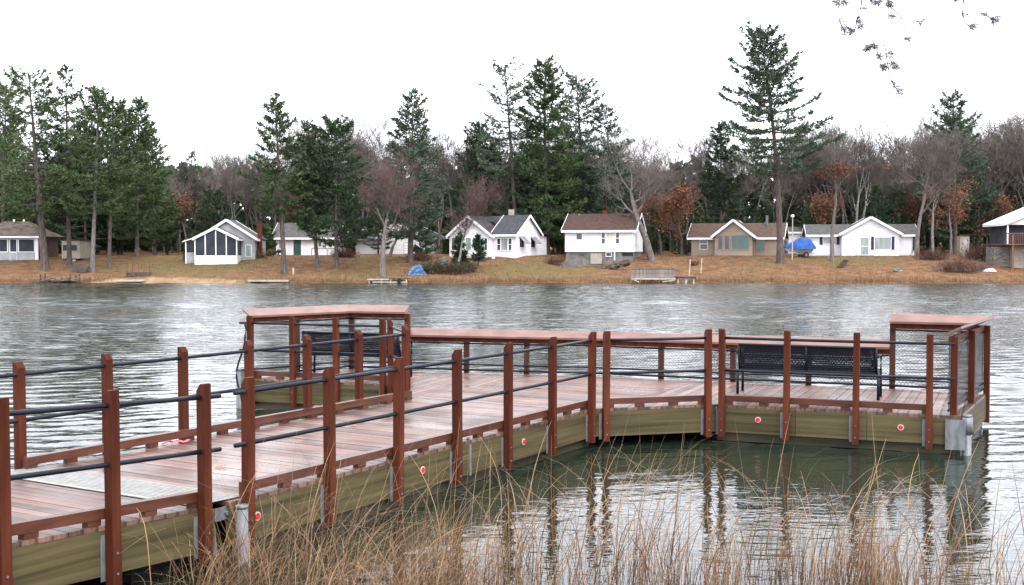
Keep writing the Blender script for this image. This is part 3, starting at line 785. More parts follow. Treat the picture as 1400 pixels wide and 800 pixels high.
# far end cottage with a low hipped roof and porch under the tall pines
h = cottage('porch_cottage', 'low cottage with hipped mossy roof and white porch under the tall pines', 14, 116.0, 1, 1.75)
MB().box(-4.2, 2.65, 0, 5.5, -0.2, 2.45).build('wall', 'greywhite', h)  # white wall painted greyer for the shade under the pines
MB().box(2.66, 2.75, 0.1, 5.5, -0.2, 2.42).build('side_wall', 'brownwall', h)
MB().box(2.5, 2.78, -0.06, 0.09, -0.2, 2.44).build('corner_post', 'wtrim', h)
r = MB(); r.v = [(-4.7, -0.5, 2.45), (3.25, -0.5, 2.45), (3.25, 6.0, 2.45), (-4.7, 6.0, 2.45), (-1.6, 2.7, 4.0), (0.9, 2.7, 4.0)]
r.f = [(0, 1, 5, 4), (1, 2, 5), (2, 3, 4, 5), (3, 0, 4), (3, 2, 1, 0)]; r.build('roof', 'rold', h)
MB().box(-4.75, 3.3, -0.56, -0.51, 2.30, 2.47).build('eave_board', 'wtrim', h)
for x, w in ((-3.0, 1.9), (-1.05, 1.6), (0.35, 0.62), (1.65, 1.5)):
    opening(h, 'f', x, 0, 0.95, w, 1.2, 'screen', 'wtrim', 0.07)
opening(h, 'f', 0.35, 0, 0.05, 0.62, 0.78, 'greywhite', 'wtrim', 0.03, name='door')
opening(h, 'r', 1.6, 0, 1.05, 0.6, 0.95, 'glass', 'brownwall', 0.04, plane=2.75)
for x in (-0.6, 0.4):
    MB().tube([(x, 2.6, 3.98), (x, 2.6, 4.2)], 0.1, 8).build('roof_vent', 'wtrim', h)
MB().box(-0.6, 3.0, -1.1, -0.02, -0.3, -0.12).build('stoop', 'darkwood', h)
MB().box(-4.3, 2.45, -0.05, -0.01, -0.35, 0.14).build('foundation', 'conc', h)
h = thing('camper_shed', 'small cream shed beside the brown end wall of the porch cottage', 'shed', (*ground(97, 116.0)[:2], 1.9), math.radians(-8))
MB().box(-0.95, 0.95, 0, 2.2, 0.12, 1.85).build('wall', 'cream', h)
opening(h, 'f', -0.05, 0, 0.9, 1.5, 0.55, 'screen', 'cream', 0.05)
MB().box(-1.05, 1.05, -0.1, 2.3, 1.86, 1.95).build('roof', 'rgrey', h)
MB().box(-0.7, 0.7, 0.2, 2.0, -0.3, 0.115).build('underframe', 'blackdull', h)
MB().tube([(0.55, -0.35, -0.3), (0.55, -0.35, 0.02)], 0.14, 10).build('bucket', 'wrim', h)

# screened porch cottage
h = cottage('screened_cottage', 'white cottage with tall dark porch screens and brick chimney', 295, 112.5, 3, 1.62)
gable_block(h, -2.05, 3.35, 2.3, 6.6, -0.3, 2.42, 4.15, 'y', 'greywhite', 'rgrey', peak=0.65, oh=0.3)
gable_block(h, -2.0, 2.05, 0.0, 2.25, 2.30, 2.34, 3.35, 'y', 'screen', 'rgrey', peak=0.0, oh=0.18, name='porch_gable', th=0.07)
MB().box(-2.0, 2.05, 0, 0.10, -0.3, 0.72).build('knee_wall', 'white', h)
MB().box(1.95, 2.05, 0.11, 2.25, -0.3, 0.72).build('knee_wall', 'white', h)
MB().box(-1.98, 2.03, 1.9, 2.2, -0.3, 2.3).build('porch_back', 'screen', h)
MB().box(-1.98, 2.03, 0.05, 1.9, -0.1, 0.02).build('porch_floor', 'darkwood', h)
for x in (-1.96, -0.98, 0.02, 1.02, 2.0):
    MB().box(x - 0.05, x + 0.05, -0.012, 0.09, 0.722, 2.36 if abs(x) > 1.5 else 3.33 - 0.5 * abs(x)).build('porch_post', 'wtrim', h)
for i, x in enumerate((-1.47, -0.48, 0.52, 1.51)):
    hh = 2.42 if abs(x) > 1 else 2.85
    MB().prism([(x - 0.435, 0.04, 0.73), (x + 0.435, 0.04, 0.73), (x + 0.435, 0.04, (2.36 + 0.5 * (1 - abs(x + 0.435) / 2.0) ) if x + 0.435 < 2.2 else 2.3), (x - 0.435, 0.04, 2.36 + 0.5 * (1 - abs(x - 0.435) / 2.0))], (0, 0.02, 0)).build('porch_screen', 'screen', h)
MB().box(2.0, 2.03, 0.12, 2.2, 0.74, 2.25).build('porch_screen', 'screen', h)
MB().box(-3.1, -2.07, 1.2, 1.3, -0.3, 1.0).build('lean_to_wall', 'greywhite', h)
MB().box(-3.05, -2.07, 1.32, 5, 1.02, 2.0).build('lean_to_screen', 'screen', h)
MB().prism([(-3.35, 0.9, 2.0), (-2.05, 0.9, 2.42), (-2.05, 6, 2.42), (-3.35, 6, 2.0)], (0, 0, 0.09)).build('lean_to_roof', 'wtrim', h)
MB().box(-3.1, -3.0, 1.0, 1.1, -0.3, 2.0).build('porch_post', 'wtrim', h)
opening(h, 'f', 2.75, 0, 0.6, 0.5, 1.1, 'glassgrey', 'wtrim', 0.05, plane=2.3)
o = MB().box(3.4, 3.8, 3.6, 4.0, -0.3, 3.9).build('chimney', 'brick', h)
MB().box(3.36, 3.84, 3.56, 4.04, 3.9, 4.0).build('chimney_cap', 'brick', o)
MB().prism([(3.36, 4.3, 2.5), (3.95, 4.3, 2.25), (3.95, 6.4, 2.25), (3.36, 6.4, 2.5)], (0, 0, 0.09)).build('side_roof', 'rgrey', h)
MB().box(3.4, 3.8, 4.4, 6.2, -0.3, 2.25).build('side_room', 'greywhite', h)
tag(MB().box(0, 0.45, 0, 0.45, 0, 0.5).tube([(0.2, 0.2, 0.5), (0.2, 0.2, 0.56)], 0.18, 8).build('barrel_box', 'darkwood'), 'small dark box on the grass beside the screened cottage', 'box').location = base(250, 356)

# grey roofed cottage half hidden behind pine trunks
h = cottage('grey_roof_cottage', 'small white cottage with plain grey roof half hidden behind pine trunks', 416, 127.0, -4, 2.25)
gable_block(h, -3.1, 3.4, 0.0, 5.5, -0.2, 2.1, 3.5, 'x', 'white', 'rgrey', oh=0.45, peak=2.6)
opening(h, 'f', -0.75, 0, 0.05, 0.85, 1.85, 'glassg', 'wtrim', 0.06, name='door')
opening(h, 'f', 0.35, 0, 0.08, 0.95, 1.8, 'white', 'wtrim', 0.05, name='door')
opening(h, 'f', 1.75, 0, 1.0, 0.35, 0.85, 'glass', 'wtrim', 0.05); opening(h, 'f', 2.9, 0, 0.95, 0.4, 0.8, 'glass', 'wtrim', 0.05)
opening(h, 'f', -2.5, 0, 0.8, 0.5, 1.0, 'glassgrey', 'wtrim', 0.05)
rl = MB(); rl.bar((1.2, -1.6, 0.75), (4.6, -1.6, 0.75), 0.06, 0.07)
for x in (1.2, 2.9, 4.6): rl.bar((x, -1.6, -0.1), (x, -1.6, 0.72), 0.06, 0.06)
rl.build('porch_railing', 'brownwood', h)
MB().box(-3.0, 4.7, -1.7, -0.02, -0.32, -0.12).build('porch_floor', 'darkwood', h)
MB().tube([(1.6, 2.6, 3.45), (1.6, 2.6, 4.3)], 0.13, 8).build('stove_pipe', 'galv', h)
MB().box(-4.6, -3.15, 0.6, 3.5, -0.2, 1.5).build('side_annex', 'brownwall', h)
MB().prism([(-4.9, 0.1, 1.9), (-3.1, 0.1, 2.35), (-3.1, 4, 2.35), (-4.9, 4, 1.9)], (0, 0, 0.08)).build('annex_roof', 'rgrey', h)

# white house hidden behind the bare trees
h = cottage('white_garage_house', 'white gable ended house seen through the bare reddish tree', 545, 129.0, -14, 2.3)
gable_block(h, -2.3, 3.0, 0, 6.5, -0.2, 2.0, 3.9, 'y', 'white', 'rgrey', peak=-1.0, oh=0.25)
opening(h, 'f', 1.4, 0, 0.2, 1.5, 1.1, 'wtrim', 'greywhite', 0.05, bars=(1, 4), name='door')
MB().box(-5.6, -2.33, 1.5, 5, -0.2, 1.55).build('side_wall', 'white', h)
MB().prism([(-5.9, 1.0, 1.56), (-2.33, 1.0, 1.56), (-2.33, 3.2, 2.4), (-5.9, 3.2, 2.4)], (0, 0, 0.08)).build('side_roof', 'rgrey', h)

# white corner house with a dark roof
h = cottage('corner_house', 'white house with dark grey roof, two gables and tilted grey awnings', 673, 118.5, -27, 2.30)
gable_block(h, -0.05, 2.5, 0.35, 6.0, -0.5, 2.2, 4.05, 'x', 'white', 'rdark', oh=0.25)
gable_block(h, -5.0, -0.08, 0.0, 6.0, -0.5, 2.05, 3.95, 'y', 'white', 'rdark', oh=0.25, peak=-2.7)
MB().prism([(-1.7, 2.9, 3.45), (0.1, 2.9, 3.7), (0.1, 3.2, 4.07), (-2.7, 3.2, 4.0)], (0, 0.35, 0.06)).build('roof_saddle', 'rdark', h)
for x, w, p in ((-4.1, 1.2, 'glass'), (-2.75, 0.62, 'glassgrey')): opening(h, 'f', x, 0, 0.55, w, 1.25, p, 'wtrim', 0.06, (2 if w > 1 else 1, 1))
opening(h, 'f', -1.95, 0, 0.55, 0.32, 1.2, 'glass', 'wtrim', 0.05, (1, 2))
opening(h, 'f', -1.32, 0, 0.55, 0.76, 1.2, 'glassblue', 'wtrim', 0.05)
opening(h, 'f', -0.72, 0, 0.55, 0.30, 1.2, 'glass', 'wtrim', 0.05, (1, 2))
opening(h, 'f', 0.58, 0, 0.55, 0.34, 1.15, 'glass', 'wtrim', 0.05, (1, 2), plane=0.35); opening(h, 'f', 1.22, 0, 0.55, 0.72, 1.15, 'glassgrey', 'wtrim', 0.05, plane=0.35)
opening(h, 'f', 1.86, 0, 0.55, 0.34, 1.15, 'glass', 'wtrim', 0.05, (1, 2), plane=0.35)
for y, zz in ((1.6, 0.85), (4.2, 0.85)):
    w = opening(h, 'r', y, 0, zz, 0.95, 0.95, 'glass', 'wtrim', 0.05, plane=2.5)
    MB().prism([(2.56, y - 0.62, zz + 1.05), (2.56, y + 0.62, zz + 1.05), (3.28, y + 0.62, zz + 0.35), (3.28, y - 0.62, zz + 0.35)], (0.02, 0, 0.03)).build('awning', 'awning', w)
MB().box(0.9, 2.48, 6.05, 7.6, -0.5, 2.0).build('back_annex', 'white', h)
MB().prism([(0.6, 6.3, 2.28), (2.9, 6.3, 2.28), (2.9, 8.0, 2.02), (0.6, 8.0, 2.02)], (0, 0, 0.1)).build('annex_roof', 'rbrown', h)
o = MB().box(0.2, 0.65, 3.2, 3.65, 3.6, 4.75).build('chimney', 'palewood', h)
MB().bar((-0.95, 0.6, 2.84), (-1.25, 1.9, 3.09), 0.25, 0.03, (0.6, 0, 1)).build('rust_patch', 'brick', h)
MB().box(-4.9, 2.45, 0.36, 5.9, -1.3, -0.51).build('foundation', 'conc', h)
MB().box(-5.3, -0.4, -2.2, -0.05, -0.25, -0.12).build('front_deck', 'palewood', h)
MB().box(-5.2, 0.2, -2.1, -0.32, -1.2, -0.26).build('deck_skirt', 'darkwood', h)
MB().box(0.25, 1.0, -1.3, -0.35, -1.1, -0.3).build('concrete_block', 'conc', h)
MB().tube([(0.6, -0.9, -0.3), (0.6, -0.9, 0.05)], 0.17, 8).build('white_pot', 'wtrim', h)
MB().bar((-3.6, -2.15, -0.1), (-2.3, -2.15, -0.75), 0.05, 0.06).bar((-2.6, -1.0, 0.0), (-2.6, -1.0, 0.9), 0.08, 0.08).build('step_rail', 'wtrim', h)

# white house raised on a concrete basement
h = cottage('basement_house', 'white house with brown roof standing on a concrete basement', 819, 116.0, -14, 1.45)
gable_block(h, -3.45, 3.45, 0.0, 6.6, 1.22, 3.42, 5.0, 'x', 'white', 'rbrown', oh=0.32)
MB().box(-3.35, 3.35, 0.12, 6.5, -0.9, 1.215).build('basement_wall', 'conc', h)
opening(h, 'f', -2.0, 0, 2.45, 0.55, 0.6, 'glass', 'wtrim', 0.06)
opening(h, 'f', 0.42, 0, 2.05, 0.32, 1.05, 'glass', 'wtrim', 0.06, (1, 2)); opening(h, 'f', 1.12, 0, 2.05, 0.88, 1.05, 'curtain', 'wtrim', 0.06)
opening(h, 'f', 1.84, 0, 2.05, 0.32, 1.05, 'glass', 'wtrim', 0.06, (1, 2))
opening(h, 'r', 0.5, 0, 2.1, 0.5, 0.95, 'glass', 'wtrim', 0.05, plane=3.45)
opening(h, 'f', -0.30, 0, 0.05, 1.15, 1.05, 'cream', 'conc', 0.05, name='door', plane=0.12)
opening(h, 'f', -1.75, 0, 0.78, 0.5, 0.34, 'glass', 'conc', 0.05, plane=0.12); opening(h, 'f', 0.95, 0, 0.8, 0.5, 0.34, 'glass', 'wtrim', 0.05, plane=0.12)
MB().box(2.3, 3.36, 0.05, 0.11, 0.85, 1.2).build('crawl_opening', 'blackdull', h)
MB().box(1.5, 1.6, -0.1, 0.1, 0.4, 1.22).build('down_pipe', 'wtrim', h)
o = MB().box(-0.3, 0.15, 3.7, 4.1, 4.6, 5.45).build('chimney', 'brick', h)
MB().tube([(-2.6, 2.9, 4.8), (-2.6, 2.9, 5.1)], 0.1, 8).build('roof_vent', 'galv', h)
rw = thing('retaining_wall', 'grey concrete retaining wall below the corner of the basement house', 'wall', base(783, 366), math.radians(-10))
MB().prism([(-0.95, 0, -0.5), (0.85, 0, -0.5), (0.85, 0, 0.98), (-0.55, 0, 0.98), (-0.95, 0, 0.35)], (0, 0.3, 0)).build('wall_slab', 'conc', rw)
st = MB(); rr = random.Random(3)
for i in range(16):
    x = 0.9 + 0.28 * i; z = -0.1 - 0.5 * (i < 7) * 0.3 + (max(0, i - 8) * 0.09)
    s = rr.uniform(0.16, 0.27)
    st.tube([(x, 0.3 + rr.uniform(-.2, .2), z - s), (x + 0.05, 0.3, z), (x, 0.3, z + s)], [s * 1.1, s * 1.2, s * 0.5], 7)
st.build('edge_stones', 'darkwood', rw)

# tan house
h = cottage('tan_house', 'low tan house with brown roof and big green picture window', 1000, 121.0, -17, 2.30)
gable_block(h, -4.3, 4.9, 1.0, 6.6, -0.3, 1.95, 3.3, 'x', 'tan', 'rtan', oh=0.4)
gable_block(h, -1.6, 2.15, -0.9, 3.7, -0.3, 2.12, 3.6, 'y', 'tan', 'rtan', oh=0.36, name='front_wing')
opening(h, 'f', -3.0, 0, 0.65, 0.75, 1.1, 'glass', 'wtrim', 0.04, (1, 2), plane=1.0)
opening(h, 'f', -1.05, 0, 0.65, 0.42, 1.35, 'glass', 'tan', 0.06, plane=-0.9); opening(h, 'f', -0.38, 0, 0.65, 0.42, 1.35, 'glass', 'tan', 0.06, plane=-0.9)
opening(h, 'f', 0.98, 0, 0.65, 1.75, 1.4, 'glassg', 'tan', 0.07, plane=-0.9)
opening(h, 'r', 0.1, 0, 0.6, 1.0, 1.4, 'glassg', 'tan', 0.07, plane=2.15)
opening(h, 'f', 2.85, 0, 0.45, 0.8, 1.45, 'glassg', 'tan', 0.07, plane=1.0)
opening(h, 'r', 3.6, 0, 1.0, 0.5, 0.9, 'glass', 'wtrim', 0.05, plane=4.9)
MB().box(-1.6, 2.1, -0.95, -0.92, -0.5, -0.02).build('foundation', 'conc', h)
MB().box(-4.3, 4.88, 0.94, 0.98, -0.5, -0.05).build('foundation', 'blackdull', h)
MB().tube([(3.3, 3.2, 3.1), (3.3, 3.2, 4.2)], 0.15, 8).build('stove_pipe', 'galv', h)
g2 = cottage('white_garage', 'plain white garage wall behind the covered boat', 1105, 131.0, -4, 2.4)
gable_block(g2, -2.2, 2.6, 0, 5, -0.2, 2.45, 3.0, 'x', 'white', 'rgrey', oh=0.2)

# white house with shutters
h = cottage('shuttered_house', 'white house with low front gable, dark shutters and picture window', 1176, 120.5, -10, 2.32)
gable_block(h, -5.1, 5.6, 1.0, 7.0, -0.3, 2.15, 3.15, 'x', 'white', 'rgrey', oh=0.3, peak=3.6)
gable_block(h, -1.9, 3.75, -0.6, 4.4, -0.3, 2.25, 3.85, 'y', 'white', 'rgrey', oh=0.3, name='front_wing')
opening(h, 'f', -3.0, 0, 1.2, 1.25, 0.6, 'glassgrey', 'wtrim', 0.05, plane=1.0)
for x in (-3.85, -2.15): shutter(h, x, 1.1, 0.30, 0.85, 1.0)
opening(h, 'f', 0.35, 0, 0.05, 0.78, 1.75, 'glassgrey', 'wtrim', 0.06, (1, 2), name='door', plane=-0.6)
opening(h, 'f', 2.12, 0, 0.62, 1.6, 1.2, 'glassgrey', 'wtrim', 0.06, plane=-0.6)
for x in (1.12, 3.12): shutter(h, x, 0.58, 0.28, 1.32, -0.6)
MB().box(5.3, 5.57, 0.85, 0.97, 0.5, 2.0).build('shutter', 'shutter', h)
MB().box(-1.9, 3.75, -0.66, -0.62, -0.5, -0.06).build('foundation', 'conc', h)
MB().box(-0.5, 1.1, -1.7, -0.68, -0.35, 0.0).build('stoop', 'conc', h)
rl = MB(); rl.bar((-1.7, -1.75, 0.55), (-0.4, -1.75, 0.55), 0.05, 0.05)
for x in (-1.7, -1.05, -0.4): rl.bar((x, -1.75, -0.3), (x, -1.75, 0.53), 0.05, 0.05)
rl.build('stoop_railing', 'wtrim', h)
def yard(px, py, kind, label):
    p = base(px, py); t = thing(kind, label, kind.split('_')[-1], p)
    return t
t = yard(1170, 347.5, 'garden_bench', 'dark bench on the lawn by the door of the shuttered house')
for x in (-0.5, 0.5): MB().box(x - 0.04, x + 0.04, -0.2, 0.2, 0, 0.42).build('leg', 'darkwood', t)
MB().box(-0.75, 0.75, -0.22, 0.22, 0.42, 0.48).build('seat', 'darkwood', t)
t = yard(1186, 348, 'picnic_table', 'low dark table on the lawn under the picture window')
for x in (-0.6, 0.6): MB().bar((x, -0.4, 0), (x, 0.2, 0.55), 0.06, 0.08).bar((x, 0.4, 0), (x, -0.2, 0.55), 0.06, 0.08).build('leg', 'darkwood', t)
MB().box(-0.9, 0.9, -0.4, 0.4, 0.56, 0.62).build('table_top', 'darkwood', t)
for px, nm, lb, c in ((1174, 'blue_tub', 'dark blue tub beside the door of the shuttered house', 'shutter'), (1224, 'black_barrel', 'small black barrel at the corner of the shuttered house', 'blackdull')):
    p = base(px, 347.5); t = MB().tube([(0, 0, 0), (0, 0, 0.25), (0, 0, 0.5)], [0.3, 0.33, 0.28], 12).tube([(0, 0, 0.5), (0, 0, 0.54)], 0.31, 12).build(nm, c)
    t.location = p; tag(t, lb, nm.split('_')[1])

# boathouse with upper deck at the frame edge
h = thing('boathouse', 'boathouse with white gable roof, brown upper deck and dark doorway', 'boathouse', (*ground(1414, 110.0)[:2], 0.95), math.radians(-6))
W2 = 3.4
MB().box(-1.9, 4.5, 0.4, 6.5, -0.5, 2.35).build('lower_wall', 'palewood', h)
MB().box(-2.2, 4.5, 2.2, 6.5, 2.5, 4.45).build('upper_wall', 'screen', h)
MB().box(-3.0, 4.8, -1.2, 6.4, 2.36, 2.495).build('deck_floor', 'brownwood', h)
gable_block(h, -2.35, 5.2, 0.8, 6.8, 4.30, 4.46, 6.1, 'y', 'white', 'wtrim', oh=0.3, ohe=0.4, name='gable_wall')
for x in (-2.2, 0.9, 3.4): MB().box(x - 0.07, x + 0.07, 0.8, 0.95, 2.5, 4.30).build('porch_post', 'wtrim', h)
for x in (-2.3, -0.35, 1.2, 2.8): MB().box(x - 0.09, x + 0.09, -1.12, -0.95, -0.4, 3.5 if x != -0.35 else 3.55).build('deck_post', 'brownwood', h)
MB().bar((-2.9, -1.05, 3.45), (4.6, -1.05, 3.45), 0.05, 0.10).build('deck_railing', 'brownwood', h)
bal = MB()
for i in range(48): bal.bar((-2.85 + i * 0.155, -1.05, 2.5), (-2.85 + i * 0.155, -1.05, 3.4), 0.035, 0.035)
o = bal.build('balusters', 'brownwood', h)
opening(h, 'f', 0.9, 0, -0.2, 1.0, 2.1, 'blackdull', 'brownwood', 0.07, name='door', plane=0.4)
opening(h, 'f', -0.6, 0, 0.3, 0.35, 1.4, 'glassgrey', 'palewood', 0.05, plane=0.4)
MB().box(-3.4, -1.92, 0.9, 3.5, -0.5, 2.2).build('shed_wall', 'oldwood', h)

h = thing('garden_shed', 'narrow cream shed between the bare trees and the boathouse', 'shed', (*ground(1319, 122)[:2], 2.2), math.radians(-8))
MB().box(-0.5, 0.42, 0, 1.5, 0, 2.15).build('wall', 'cream', h); opening(h, 'f', 0.0, 0, 0.1, 0.5, 1.75, 'greywhite', 'cream', 0.05, name='door')
MB().box(-0.6, 0.55, -0.12, 1.6, 2.16, 2.28).build('roof', 'rbrown', h)

# covered boat on its trailer
bp = ground(1092, 118.0)
t = thing('covered_boat', 'boat on trailer under a bright blue cover between two houses', 'boat', (bp[0], bp[1], bp[2] - 0.12), math.radians(4)); t.scale = (0.92, 1.1, 1.12)
hl = MB(); prof = [(-1.55, 0.10, 0.75), (-1.0, 0.55, 0.55), (0, 0.75, 0.45), (1.45, 0.75, 0.45)]
hb = len(hl.v)
for x, w, k in prof: hl.v += [(x, -w, 0.95), (x, 0, k), (x, w, 0.95)]
for i in range(3):
    a = i * 3; hl.f += [(a, a+1, a+4, a+3), (a+1, a+2, a+5, a+4)]
hl.f += [(9, 10, 11), (0, 3, 6, 9, 11, 8, 5, 2)]; hl.build('hull', 'hull', t)
cv = MB()
sec = [(-1.7, 0.12, 0.98, 1.02), (-1.3, 0.5, 0.9, 1.25), (-0.5, 0.82, 0.85, 1.5), (-0.1, 0.85, 0.85, 1.78), (0.6, 0.86, 0.85, 1.82), (1.2, 0.84, 0.85, 1.7), (1.6, 0.8, 0.85, 1.2)]
for x, w, z0, z1 in sec: cv.v += [(x, -w, z0 - 0.05), (x, -w * 0.85, (z0 + z1) / 2), (x, -w * 0.3, z1), (x, w * 0.3, z1), (x, w * 0.85, (z0 + z1) / 2), (x, w, z0 - 0.05)]
for i in range(len(sec) - 1):
    for k in range(5): a = i * 6 + k; cv.f.append((a, a+1, a+7, a+6))
cv.f += [tuple(range(5, -1, -1)), tuple(range((len(sec)-1)*6, len(sec)*6))]
cv.build('cover', 'tarp', t, None, True)
tr = MB(); tr.bar((-2.2, 0, 0.35), (1.5, 0, 0.35), 0.08, 0.08)
for y in (-0.6, 0.6): tr.bar((-0.6, y, 0.38), (1.5, y, 0.38), 0.07, 0.07)
tr.bar((0.5, -0.75, 0.3), (0.5, 0.75, 0.3), 0.06, 0.06); tr.bar((-2.1, 0, 0), (-2.1, 0, 0.35), 0.05, 0.05); tr.build('trailer_frame', 'galv', t)
for y in (-0.8, 0.8):
    o = MB().tube([(0.5, y - 0.09, 0.28), (0.5, y + 0.09, 0.28)], 0.28, 16).build('wheel', 'rubber', t)
    MB().tube([(0.5, y - 0.10, 0.28), (0.5, y + 0.10, 0.28)], 0.14, 12).build('rim', 'galv', o)
lp = ground(1083, 115.5)
t = thing('yard_lamp', 'slim yard lamp with pale globe standing before the covered boat', 'lamp', lp)
MB().tube([(0, 0, -0.2), (0, 0, 4.15)], [0.06, 0.05], 8).build('pole', 'palewood', t)
gl = MB()
for k in range(7):
    a = math.pi * k / 6; gl
gl.tube([(0, 0, 4.15 + 0.17 * (1 - math.cos(math.pi * k / 6))) for k in range(7)], [0.02 + 0.16 * math.sin(math.pi * k / 6) for k in range(7)], 10); gl.build('globe', 'lamp', t, None, True)

# ------------------------------------------------------------------ jetties, decks and odds on the far bank
def slat_jetty(root, x0, x1, w, z, mat='oldwood', n=None, th=0.05):
    L = x1 - x0; n = n or max(3, int(L / 0.3))
    me = None
    for i in range(n):
        xa = x0 + L * i / n
        if me is None:
            o = MB().box(0, L / n - 0.03, -w / 2, w / 2, -th, 0).build('board', mat, root); me = o.data
        else: o = link_mesh('board', me, root)
        o.location = (xa, 0, z + RNG.uniform(-.012, .012))
q = at(191, 374, 106.0)
t = thing('bank_platform', 'small dark wooden platform with open railing above the sandy shore', 'platform', (q[0], q[1], tz(q[0], q[1]) + 0.05), math.radians(2))
slat_jetty(t, -1.05, 1.05, 1.1, 0.22, 'darkwood')
MB().box(-1.05, 1.05, -0.56, -0.5, -0.15, 0.16).build('front_beam', 'darkwood', t)
for x in (-1.02, -0.5, 0.02, 0.52, 1.02): MB().box(x - 0.04, x + 0.04, -0.5, -0.42, -0.2, 1.02).build('post', 'brownwood', t)
MB().box(-1.08, 1.08, -0.52, -0.4, 1.021, 1.07).build('hand_rail', 'brownwood', t)
# wrecked jetty
q = at(75, 388, 101.6)
t = thing('wrecked_jetty', 'heap of old jetty boards collapsed at the waterline', 'jetty', (q[0], 101.6, 0.02))
rr = random.Random(11)
for i in range(26):
    a = rr.uniform(-0.35, 0.35); x = rr.uniform(-1.5, 1.4); y = rr.uniform(-0.2, 1.2); L = rr.uniform(0.5, 1.1)
    MB().bar((x - L * math.cos(a), y - L * math.sin(a), rr.uniform(0, 0.22)), (x + L * math.cos(a), y + L * math.sin(a), rr.uniform(0.05, 0.5)), 0.16, 0.045).build('board', 'oldwood' if i % 3 else 'darkwood', t)
for x in (-1.6, -1.2, 0.3, 1.0, 1.5, 1.8): MB().bar((x, 0.8, 0), (x + 0.05, 0.8, rr.uniform(0.5, 0.8)), 0.09, 0.09).build('stake', 'darkwood', t)
q = at(176, 386, 101.8)
t = thing('loose_boards', 'pale boards lying flat on the sand by the small platform', 'boards', (q[0], 102.0, 0.12), math.radians(-3))
for i in range(5): MB().box(-1.35 + 0.1 * (i % 2), 1.3, -0.4 + i * 0.19, -0.24 + i * 0.19, 0.02 * i, 0.02 * i + 0.05).build('board', 'palewood', t)
q = at(368, 386, 101.0)
t = thing('low_jetty', 'low grey jetty on the shore below the screened cottage', 'jetty', (q[0], 101.2, 0.10), math.radians(-1))
slat_jetty(t, -1.75, 1.7, 0.9, 0.16, 'oldwood'); MB().box(-1.8, 1.75, -0.5, -0.455, 0.03, 0.2).build('front_beam', 'palewood', t)
for x in (-1.6, 0, 1.6): MB().box(x - 0.04, x + 0.04, -0.42, -0.34, -0.5, 0.1).build('leg', 'oldwood', t)
q = at(531, 385, 100.6)
t = thing('boat_jetty', 'dark jetty with pale side rail in front of the reddish bare tree', 'jetty', (q[0], 100.9, 0.0), math.radians(-2))
slat_jetty(t, -1.75, 1.75, 1.3, 0.42, 'darkwood')
MB().box(-1.3, 1.7, -0.70, -0.66, 0.06, 0.16).build('lower_board', 'palewood', t); MB().box(-1.75, 0.1, -0.72, -0.66, 0.28, 0.40).build('side_board', 'palewood', t)
for x in (-1.6, -0.55, 0.25, 1.6): MB().box(x - 0.05, x + 0.05, -0.64, -0.54, -0.6, 0.36).build('leg', 'palewood', t)
MB().tube([(1.0, -0.75, 0.25), (1.0, -0.6, 0.25)], 0.2, 12).build('tyre_bumper', 'rubber', t)
# grey railed deck
q = at(892, 387, 100.8)
t = thing('railed_swim_deck', 'weathered grey swim deck with plank railing at the water edge', 'deck', (q[0], 101.0, 0.0), math.radians(-3))
slat_jetty(t, -1.85, 1.85, 2.2, 0.52, 'oldwood')
MB().box(-1.9, 1.9, -1.16, -1.11, 0.33, 0.48).build('front_beam', 'palewood', t)
me = None
for i in range(24):
    x = -1.85 + i * 0.155
    if me is None: o = MB().box(0, 0.125, -1.15, -1.12, 0, 0.72).build('railing_board', 'oldwood', t); me = o.data
    else: o = link_mesh('railing_board', me, t)
    o.location = (x, 0, 0.56 + RNG.uniform(-.01, .01)); o.rotation_euler = (0, RNG.uniform(-.02, .02), 0)
MB().box(-1.92, 1.92, -1.2, -1.08, 1.30, 1.36).build('hand_rail', 'oldwood', t)
for y in (-0.55, 0.05, 0.65): MB().box(1.83, 1.86, y - 0.2, y + 0.2, 0.54, 1.3).build('railing_board', 'oldwood', t)
MB().box(1.80, 1.9, -1.06, 1.1, 1.3, 1.36).build('hand_rail', 'oldwood', t)
for x in (-1.3, -0.1, 1.2): MB().box(x - 0.06, x + 0.06, -1.05, -0.93, -0.8, 0.45).build('leg', 'darkwood', t)
MB().bar((-1.7, -1.12, 0.35), (-1.2, -1.12, 0.12), 0.06, 0.1).bar((0.8, -1.12, 0.15), (1.8, -1.12, 0.28), 0.06, 0.09).build('brace', 'palewood', t)
q = at(936, 386, 101.2)
t = thing('plank_walkway', 'short dark plank walkway running off the grey railed deck', 'walkway', (q[0], 101.4, 0.0))
slat_jetty(t, -0.95, 0.95, 0.9, 0.62, 'oldwood')
MB().box(-0.95, 0.95, -0.47, -0.43, 0.40, 0.56).build('front_beam', 'darkwood', t)
for x in (-0.6, 0.1, 0.75): MB().box(x - 0.07, x + 0.07, -0.4, -0.28, -0.5, 0.55).build('leg', 'palewood', t)
for px, py, hh, lb in ((942, 377, 1.45, 'pale leaning stake beside the end of the plank walkway'), (958, 374, 1.35, 'pale thin stake standing alone on the grassy bank')):
    p = base(px, py); o = MB().bar((0, 0, -0.2), (0.1, 0, hh), 0.11, 0.11).bar((0.1, 0, hh), (0.1, 0, hh + 0.04), 0.13, 0.13).build('stake', 'palewood'); o.location = p; tag(o, lb, 'stake')
p = base(401, 375); o = MB().tube([(0, 0, -0.1), (0, 0, 0.5), (0, 0, 0.56)], [0.09, 0.09, 0.05], 8).build('marker_post', 'palewood'); o.location = p; tag(o, 'short pale post beside the pine above the low jetty', 'post')
